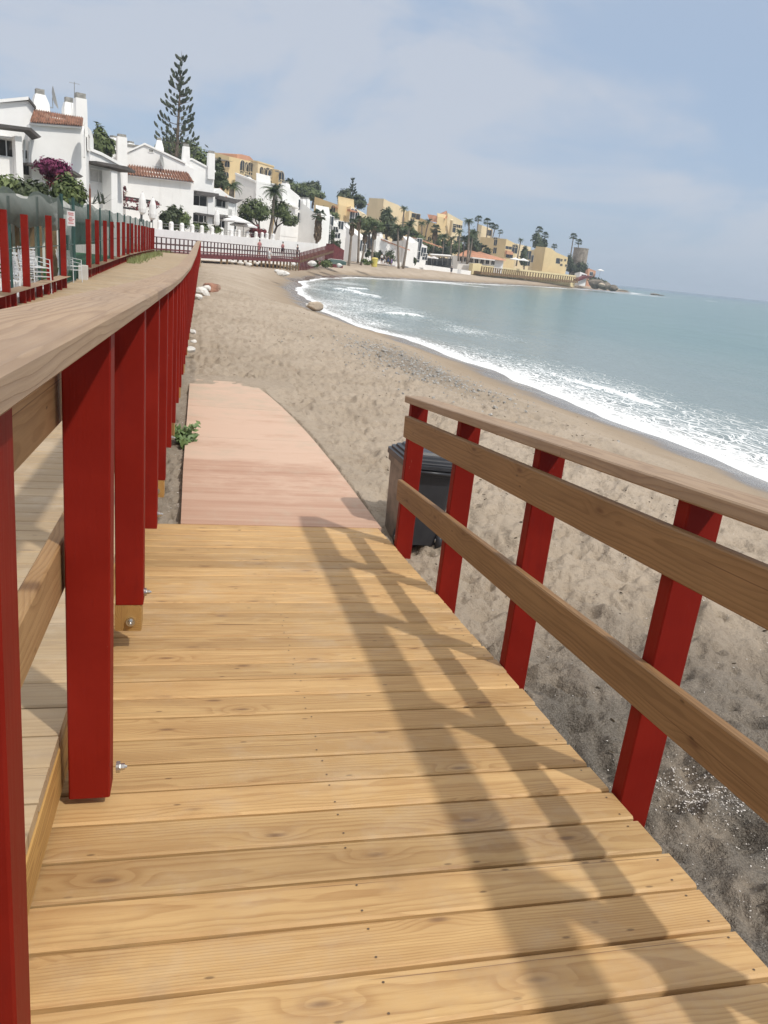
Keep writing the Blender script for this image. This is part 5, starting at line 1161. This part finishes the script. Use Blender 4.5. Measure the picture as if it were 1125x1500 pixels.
for a in (
 (340,274,17,336,306,114,'D','short bushy palm with a wide crown beside the third white house'),
 (402,281,21,392,347,116,'d','tall leaning date palm with ragged crown between the two umbrella pines'),
 (467,316,12,462,364,131,'fs','fan palm with long brown skirt by the far end of the white pillar wall',1.5),
 (516,327,8,511,386,150,'fs','slim skirted fan palm whose trunk reaches down to the sand',1.1),
 (526,322,7.5,525,376,153,'fs','very slim tall fan palm just right of the skirted one on the sand',1.),
 (535,340,7.5,529,379,156,'fs','short skirted fan palm before the dark clipped hedge',1.),
 (549,333,8,546,379,158,'fs','skirted fan palm in front of the wide flat pine',1.1),
 (567,312,10,565,352,205,'d','feathery palm above the tall dark tree right of the flat pine'),
 (592,306,8,588,350,228,'d','palm rising highest in front of the house with orange hipped roof'),
 (583,334,12,585,388,177,'d','full crowned palm with thin straight trunk before the lone gable house'),
 (600,330,14,591,386,180,'d','full crowned palm with slanting trunk right of the lone gable house'),
 (577,322,9,575,360,206,'d','palm half hidden between the tall dark tree and the gable house'),
 (618,328,7.5,616,354,240,'d','left one of two thin palms against the broad yellow apartments'),
 (628,324,7.5,622,357,242,'d','right one of two thin palms against the broad yellow apartments'),
 (638,336,9,634,374,226,'fs','dark skirted palm just right of the two thin palms',.9),
 (650,347,10,648,372,223,'d','drooping palm below the tall yellow gabled apartments'),
 (662,350,9,661,376,224,'d','middle palm of the group left of the dusky trees'),
 (673,340,9,672,376,226,'d','taller palm at the left edge of the dusky trees'),
 (687,325,10,685,380,218,'d','tallest palm of the clump left of the restaurant'),
 (693,342,12,687,378,219,'d','wide palm below the tallest palm of the clump'),
 (680,350,10,677,378,220,'d','low palm at the foot of the clump left of the restaurant'),
 (701,321,6.5,699,350,303,'f','first of five distant palms on the upper yellow block'),
 (714,325,7,712,350,303,'f','second of five distant palms on the upper yellow block'),
 (721,331,6,719,350,304,'f','third of five distant palms, close to the second'),
 (726,333,5.5,721,352,304,'f','fourth of five distant palms, with leaning trunk'),
 (733,340,4.5,731,350,305,'f','ball shaped last palm over the cube shaped yellow block'),
 (763,352,5.5,757,384,266,'d','single thin palm in front of the pale low flats'),
 (790,337,6.5,788,362,328,'f','upper palm above the farthest yellow villa'),
 (798,345,6.5,796,366,329,'f','lower palm above the farthest yellow villa'),
 (812,361,5,811,368,330,'f','squat palm on the roof edge of the farthest villa'),
 (840,347,6.5,836,374,356,'f','taller thin palm leaning beside the stone tower'),
 (847.5,355,6,846,372,358,'f','shorter palm peeping over the top of the stone tower')):
    palm(*a[:8],*(a[8:] or (1.,)))
# ------------------------------------------------------------------ tall araucaria
def araucaria(label,x,ytop,ybase,d,r,levels,tuft,bx=None):
    T=at(x,ytop,d); B=at(bx or x,ybase,d); t=thing('araucaria',label,'conifer tree',B); m=MB(); n=10; P=[B.lerp(T,i/n) for i in range(n+1)]; H=(T-B).length
    m.tube(P,[.30*(1-.93*i/n)*H/14 for i in range(n+1)],8); br=m; fo=MB()
    for k in range(levels):
        f=(k+.4)/levels; z=f**.92; c=T.lerp(B,z); Rk=r*(.10+.92*f**.85)*random.uniform(.92,1.05); nb=5 if k<3 else 6; a0=random.uniform(0,6.28)
        for j in range(nb):
            if random.random()<.12: continue
            c=T.lerp(B,min(1.,z+random.uniform(-.012,.012))); a=a0+6.283*j/nb+random.uniform(-.2,.2); h=Vector((math.cos(a),math.sin(a),0)); L=Rk*random.uniform(.72,1.12); s=Vector((-h.y,h.x,0))
            Q=[c+h*L*u+Vector((0,0,L*(.30*(1-f)*u-.30*f*u+.42*u*u*f+.12*u*u))) for u in np.linspace(0,1,6)]
            br.tube(Q,[.05,.045,.04,.03,.022,.012],4)
            def spindle(p,dv,ln,w):
                dv=dv.normalized(); o=dv.orthogonal().normalized(); o2=dv.cross(o); fo.r=random.uniform(.05,1)
                V=[p]+[p+dv*ln*.35+(o*math.cos(q)+o2*math.sin(q))*w for q in (0,1.257,2.513,3.77,5.027)]+[p+dv*ln*.8+(o*math.cos(q)+o2*math.sin(q))*w*.75 for q in (0,1.257,2.513,3.77,5.027)]+[p+dv*ln]
                fo.add(V,[(0,1+i,1+(i+1)%5) for i in range(5)]+[(1+i,6+i,6+(i+1)%5,1+(i+1)%5) for i in range(5)]+[(6+i,11,6+(i+1)%5) for i in range(5)])
            u=.34
            while u<=1.0:
                i=min(4,int(u*5)); p=Q[i].lerp(Q[i+1],u*5-i); dv=(Q[i+1]-Q[i]).normalized()
                if random.random()<.55 or u>.9:
                    spindle(p,dv*.55+Vector((0,0,.75))+s*random.uniform(-.8,.8),tuft*random.uniform(.75,1.25),tuft*.22)
                u+=.12 if L>1.2 else .2
            spindle(Q[-1]-(Q[-1]-Q[-2])*.6,(Q[-1]-Q[-2]).normalized()*.7+Vector((0,0,.6)),tuft*1.15,tuft*.25)
    spindle_top=[T-Vector((0,0,.1)),T+Vector((0,0,.8))]; br.tube(spindle_top,[.04,.012],5)
    m.build('trunk',M_['bark'],t,True); fo.build('foliage',M_['norfolk'],t); return t
araucaria('very tall tiered araucaria with open whorled branches above all roofs',266,85,240,112,3.35,16,.66,bx=258)
araucaria('small slender araucaria on the skyline behind the orange yellow flats',516,263,305,240,1.7,11,.8)
# ------------------------------------------------------------------ people
def person(x,y,d,h,top,low,face,label,pose=0):
    b=at(x,y,d); t=thing('person',label,'person',b); s=h/1.75
    J=[(0,0,.95),(0,0,1.15),(0,.01,1.38),(0,.0,1.5),(0,-.015,1.60),(0,-.01,1.74),(-.2,0,1.40),(-.25,.03,1.13),(-.24,-.06,.88),(.2,0,1.40),(.25,.03,1.13),(.24,-.06,.88),(-.1,0,.9),(-.11,-.03-.12*pose,.50),(-.11,.02-.18*pose,.06),(-.11,-.14-.18*pose,.03),(.1,0,.9),(.11,-.02+.08*pose,.50),(.11,.06+.22*pose,.08),(.11,-.08+.22*pose,.03),(-.25,-.09,.79),(.25,-.09,.79)]
    E=[(0,1),(1,2),(2,3),(3,4),(4,5),(2,6),(6,7),(7,8),(2,9),(9,10),(10,11),(0,12),(12,13),(13,14),(14,15),(0,16),(16,17),(17,18),(18,19),(8,20),(11,21)]
    Rr=[.15,.14,.16,.065,.09,.07,.065,.048,.036,.065,.048,.036,.10,.065,.045,.04,.10,.065,.045,.04,.035,.035]
    me=bpy.data.meshes.new('body'); me.from_pydata([tuple(c*s for c in q) for q in J],E,[])
    o=bpy.data.objects.new('body',me); COL.objects.link(o); o.parent=t; o.modifiers.new('skin','SKIN'); o.modifiers.new('sub','SUBSURF').levels=1
    for i,r in enumerate(Rr): me.skin_vertices[0].data[i].radius=(r*s,r*s*.8)
    me.skin_vertices[0].data[0].use_root=True; me.materials.append(M_['skin'])
    m=MB(); m.lathe((0,0,0),[(.165*s,.92*s),(.17*s,1.15*s),(.20*s,1.38*s),(.12*s,1.47*s),(.07*s,1.50*s)],10); m.tube([(-.17*s,0,1.40*s),(-.25*s,.02*s,1.17*s)],.072*s,8); m.tube([(.17*s,0,1.40*s),(.25*s,.02*s,1.17*s)],.072*s,8)
    q=m.build('shirt',M_[top],None,True); q.parent=t; q.scale=(1,.8,1)
    m=MB(); m.lathe((0,0,0),[(.17*s,.82*s),(.18*s,.95*s),(.15*s,1.02*s)],10)
    for i,j in ((12,13),(16,17)): m.tube([Vector(J[i])*s,Vector(J[i]).lerp(Vector(J[j]),.85)*s],[.115*s,.09*s],8)
    q=m.build('shorts',M_[low],None,True); q.parent=t
    m=MB(); m.lathe((0,.015*s,0),[(.095*s,1.66*s),(.10*s,1.72*s),(.08*s,1.78*s),(.03*s,1.81*s)],10); q=m.build('hair',M_['hair'],None,True); q.parent=t
    t.rotation_euler.z=face; return t
for a in ((379.5,373,99.5,1.7,'cloth_pink','cloth_pink',.4,'person in pink walking on the curved boardwalk before the white wall',.6),
 (413.5,375,106,1.72,'cloth_pink','cloth_dark',2.2,'person in a pink top and dark shorts on the curved boardwalk further right',.4),
 (435,378,110,1.7,'cloth_dark','cloth_dark',1.2,'person in dark clothes where the curved railing meets the red stair',0),
 (394,386,92,1.6,'cloth_white','cloth_white',-.7,'person in white standing on the sand in front of the stilts',0),
 (558.5,386,152,1.75,'cloth_white','cloth_dark',.3,'person in a white shirt at the left of the small beach group',0),
 (563,388,151,1.75,'cloth_dark','cloth_white',1.9,'person in a dark top and pale shorts in the middle of the small beach group',.3),
 (568,388,152,1.7,'cloth_dark','cloth_blue',2.8,'person in dark clothes right in the beach group beside the purple one',0),
 (573,389,150,1.3,'cloth_purple','cloth_purple',.9,'short figure in purple at the right end of the beach group',0),
 (660.5,402,178,1.72,'cloth_dark','cloth_dark',-.4,'lone person in dark clothes walking on the far beach below the bar',.7)): person(*a)
# ------------------------------------------------------------------ rocks, rubble, boat, litter bin, small stuff on the sand
def rock(nm,label,c,r,mt,cat='rock',group=None,seed=0,sub=3):
    import bmesh
    bm=bmesh.new(); bmesh.ops.create_icosphere(bm,subdivisions=sub,radius=1.); rnd=random.Random(seed)
    pl=[(Vector((rnd.gauss(0,1),rnd.gauss(0,1),rnd.gauss(0,1))).normalized(),rnd.uniform(.55,.9)) for _ in range(9)]
    from mathutils import noise as mn
    for v in bm.verts:
        p=v.co.copy()
        for n_,d_ in pl:
            e=p.dot(n_)-d_
            if e>0: p-=n_*e*.85
        p*=1+.10*mn.noise(p*2.2+Vector((seed,0,0))); v.co=Vector((p.x*r[0],p.y*r[1],p.z*r[2]))
    me=bpy.data.meshes.new(nm); bm.to_mesh(me); bm.free(); me.materials.append(M_[mt]); o=bpy.data.objects.new(nm,me); COL.objects.link(o); o.location=c; return tag(o,label,cat,group)
c=at(463,437,43.5); c.z=-2.78; rock('boulder','squat tan boulder at the waterline in the inner bay',c,(.46,.42,.27),"rock",seed=3)
c2=at(453,434,44); c2.z=-2.8; rock('boulder','small pale stone left of the tan waterline boulder',c2,(.22,.2,.13),'rubble',seed=5)
GR='pale rubble stones along the boardwalk and wall foot'
for i,(x,y,d,r,lb) in enumerate(((296,428,30.5,.34,'biggest white rubble block beside the red railing'),(301,422,31.5,.22,'white rubble lump on top of the biggest block by the railing'),(289,434,29,.2,'pale stone under the red railing left of the rubble blocks'),(282,486,17.5,.09,'small pale stone against the railing posts, farther of two'),(279,512,14.5,.10,'small pale stone against the railing posts, nearer of two'),(283,500,16,.07,'tiny pale pebble between the two stones by the railing'),(407,397,72,.34,'left white stone of three lying above the inner waterline'),(413,400,70,.5,'broad white stone of three lying above the inner waterline'),(419,401,69,.36,'right white stone of three lying above the inner waterline'),(340,383.5,83,.28,'white stone below the stilts, leftmost'),(352,385,84,.35,'white stone below the stilts, second'),(364,387,85,.4,'white stone below the stilts, third'),(377,386,88,.25,'white stone below the stilts, fourth'),(430,387,96,.35,'white stone at the end of the stilts'),(457,386,100,.6,'large white rock below the red stair'),(497,389,112,.5,'pale flat rock beside the green boat'))):
    c=at(x,y,d); rock('rubble_stone',lb,c,(r,r*.85,r*.62),'rubble',group=GR,seed=20+i,sub=2)
c=at(300,424,32.5); m=MB(); rb=rock('brick_chunk','reddish broken brick chunk behind the white rubble by the railing',c+Vector((.25,.5,.05)),(.55,.35,.2),'tile','rubble',seed=77)
for i,(x,y,d,r,lb) in enumerate(((873,416,318,4.,'big dark rock mound at the foot of the headland'),(886,419,318,3.4,'dark rock mound below the lone parasol'),(898,422,322,2.6,'low dark rock at the end of the headland'),(882,417,312,1.6,'pale boulder with a white top at the headland foot'),(958,431,400,3.2,'black reef rock breaking the water off the headland'),(968,432.5,400,2.,'smaller black reef rock right of the larger one'),(912,425.5,335,3.,'flat dark reef between two foam lines'))):
    c=at(x,y,d); r*=.62; c.z=max(c.z,-3.4); rock('headland_rock',lb,c,(r*1.5,r,r*(.75 if i<4 else .22)),'rock_dark' if i!=3 else 'rock','rock',group='dark rocks at the headland',seed=50+i)
bt=thing('rowing_boat','dark green upturned rowing boat on the sand by the red stair',"boat",at(492,387,118)); m=MB(); V=[];n=9
for i in range(n):
    t=i/(n-1)*2-1; w=.75*(1-abs(t)**2.6)+.03; h=.62*(1-.35*abs(t)**3)
    V+=[(t*1.9,-w,0),(t*1.9,-w*.8,h*.6),(t*1.9,-w*.25,h),(t*1.9,w*.25,h),(t*1.9,w*.8,h*.6),(t*1.9,w,0)]
m.add(V,[(i*6+j,i*6+6+j,i*6+7+j,i*6+j+1) for i in range(n-1) for j in range(5)]+[(0,1,2,3,4,5),tuple(range((n-1)*6+5,(n-1)*6-1,-1))]); o=m.build('hull',M_['boat_green'],None); o.parent=bt
m=MB(); m.tube([(-1.9,0,.45),(-1.0,0,.66),(1.,0,.66),(1.9,0,.45)],.04,6); o=m.build('keel',M_['white_bare'],None); o.parent=bt; bt.rotation_euler.z=.5
lbn=thing('litter_bin','yellow litter bin on the far sand left of the beach group','bin',at(548,391,140)); m=MB(); m.lathe((0,0,0),[(.42,0),(.5,.05),(.55,1.25),(.6,1.3)],14); o=m.build('drum',M_['yellow_plastic'],None); o.parent=lbn; m=MB(); m.lathe((0,0,0),[(.62,1.31),(.5,1.5),(.1,1.58)],14); o=m.build('lid',M_['yellow_plastic'],None); o.parent=lbn
from mathutils.bvhtree import BVHTree
def zbuf():
    me=beach.data; n=len(me.vertices); co=np.empty(n*3,dtype=np.float32); me.vertices.foreach_get('co',co); return co.reshape(-1,3)
CO=zbuf(); NR,NC=len(np.unique(np.round(np.hypot(CO[:,0],CO[:,1]),4))),0
sth=np.radians(np.concatenate([np.linspace(-80,-26,50),np.linspace(-25.8,54,760),np.linspace(54.5,88,50)])); srd=np.concatenate([np.linspace(.25,1.5,25)[:-1],1.5*np.exp(np.linspace(0,math.log(430/1.5),830))]); CZ=CO[:,2].reshape(len(srd),len(sth))
def sandz(x,y):
    i=int(np.clip(np.searchsorted(srd,math.hypot(x,y)),0,len(srd)-1)); j=int(np.clip(np.searchsorted(sth,math.atan2(x,y)),0,len(sth)-1)); return float(CZ[i,j])
def flakes(nm,mt,pts,lo,hi,asp,tilt=.5,thick=0):
    m=MB()
    for x,y in pts:
        z=sandz(x,y); s=random.uniform(lo,hi)*random.choice((.6,.8,1,1,1.3)); a=random.uniform(0,6.28); n=Vector((random.uniform(-tilt,tilt),random.uniform(-tilt,tilt),1)).normalized(); u=Vector((math.cos(a),math.sin(a),0)); u=(u-n*u.dot(n)).normalized(); v=n.cross(u)*asp; c=Vector((x,y,z+s*.25)); h=n*s*(.18+thick)
        k=[(1,0),(.6,.8),(-.4,1),(-1,.2),(-.7,-.8),(.3,-1)]; k=[(p*random.uniform(.75,1.2),q*random.uniform(.75,1.2)) for p,q in k]
        m.add([c+(u*p+v*q)*s-h for p,q in k]+[c+(u*p+v*q)*s*.8+h for p,q in k],[tuple(range(6,12))]+[(i,(i+1)%6,6+(i+1)%6,6+i) for i in range(6)])
    return tag(m.build(nm,M_[mt]),kind='stuff')
R2=random.Random(5); P1=[]
cl=[(2.05,1.65,.22),(2.25,1.95,.2),(2.7,1.75,.3),(2.0,1.2,.3),(1.75,1.0,.2),(2.5,1.3,.4),(1.9,2.3,.3),(3.,2.2,.5)]
for i in range(1100):
    x,y,s=R2.choice(cl); P1.append((x+R2.gauss(0,s),y+R2.gauss(0,s)))
for px,py in ((1008,1150),(1030,1190),(1020,1205),(1098,1195),(1075,1170),(960,1160)):
    q=onz(px,py,-2.08)
    for i in range(230): P1.append((q.x+R2.gauss(0,.075),q.y+R2.gauss(0,.06)))
for i in range(700): P1.append((1.5+abs(R2.gauss(0,2.2)),R2.uniform(.3,7)))
for i in range(260): P1.append((R2.uniform(-.22,-.1),R2.uniform(5,12)))
for i in range(500): P1.append((R2.uniform(-.1,6),R2.uniform(6,30)))
inpath=lambda x,y: x<1.40 and x>-.125 and y<11.5
P1=[p for p in P1 if not inpath(*p) and p[0]>-.22 and not (p[0]<1.5 and p[1]<5.6)]
flakes('shell_fragments','shell',P1,.002,.0055,.6)
P2=[]
for i in range(650):                     # dry weed lying along old tide lines
    y=R2.uniform(3,34); o=R2.choice((2.6,3.5,5.,6.2)); x=float(np.interp(y,SHORE[:,1][:14],SHORE[:,0][:14]))-o-R2.gauss(0,.45)
    P2.append((x,y))
for i in range(450): P2.append((R2.uniform(1.6,7),R2.uniform(1.5,24)))
for i in range(250): P2.append((R2.uniform(.1,5),R2.uniform(11.8,40)))
for i in range(200): P2.append((R2.uniform(1.6,4.5),R2.uniform(2.2,8)))
P2=[p for p in P2 if not inpath(*p) and not (p[0]<1.55 and p[1]<5.6)]
flakes('dry_seaweed','debris',P2,.005,.024,.3,.5)
P3=[(4.9+R2.gauss(0,.85),17.8+R2.gauss(0,2.4)) for _ in range(2000)]; flakes('pebble_patch','pebble',P3,.010,.032,.8,.4,.25)
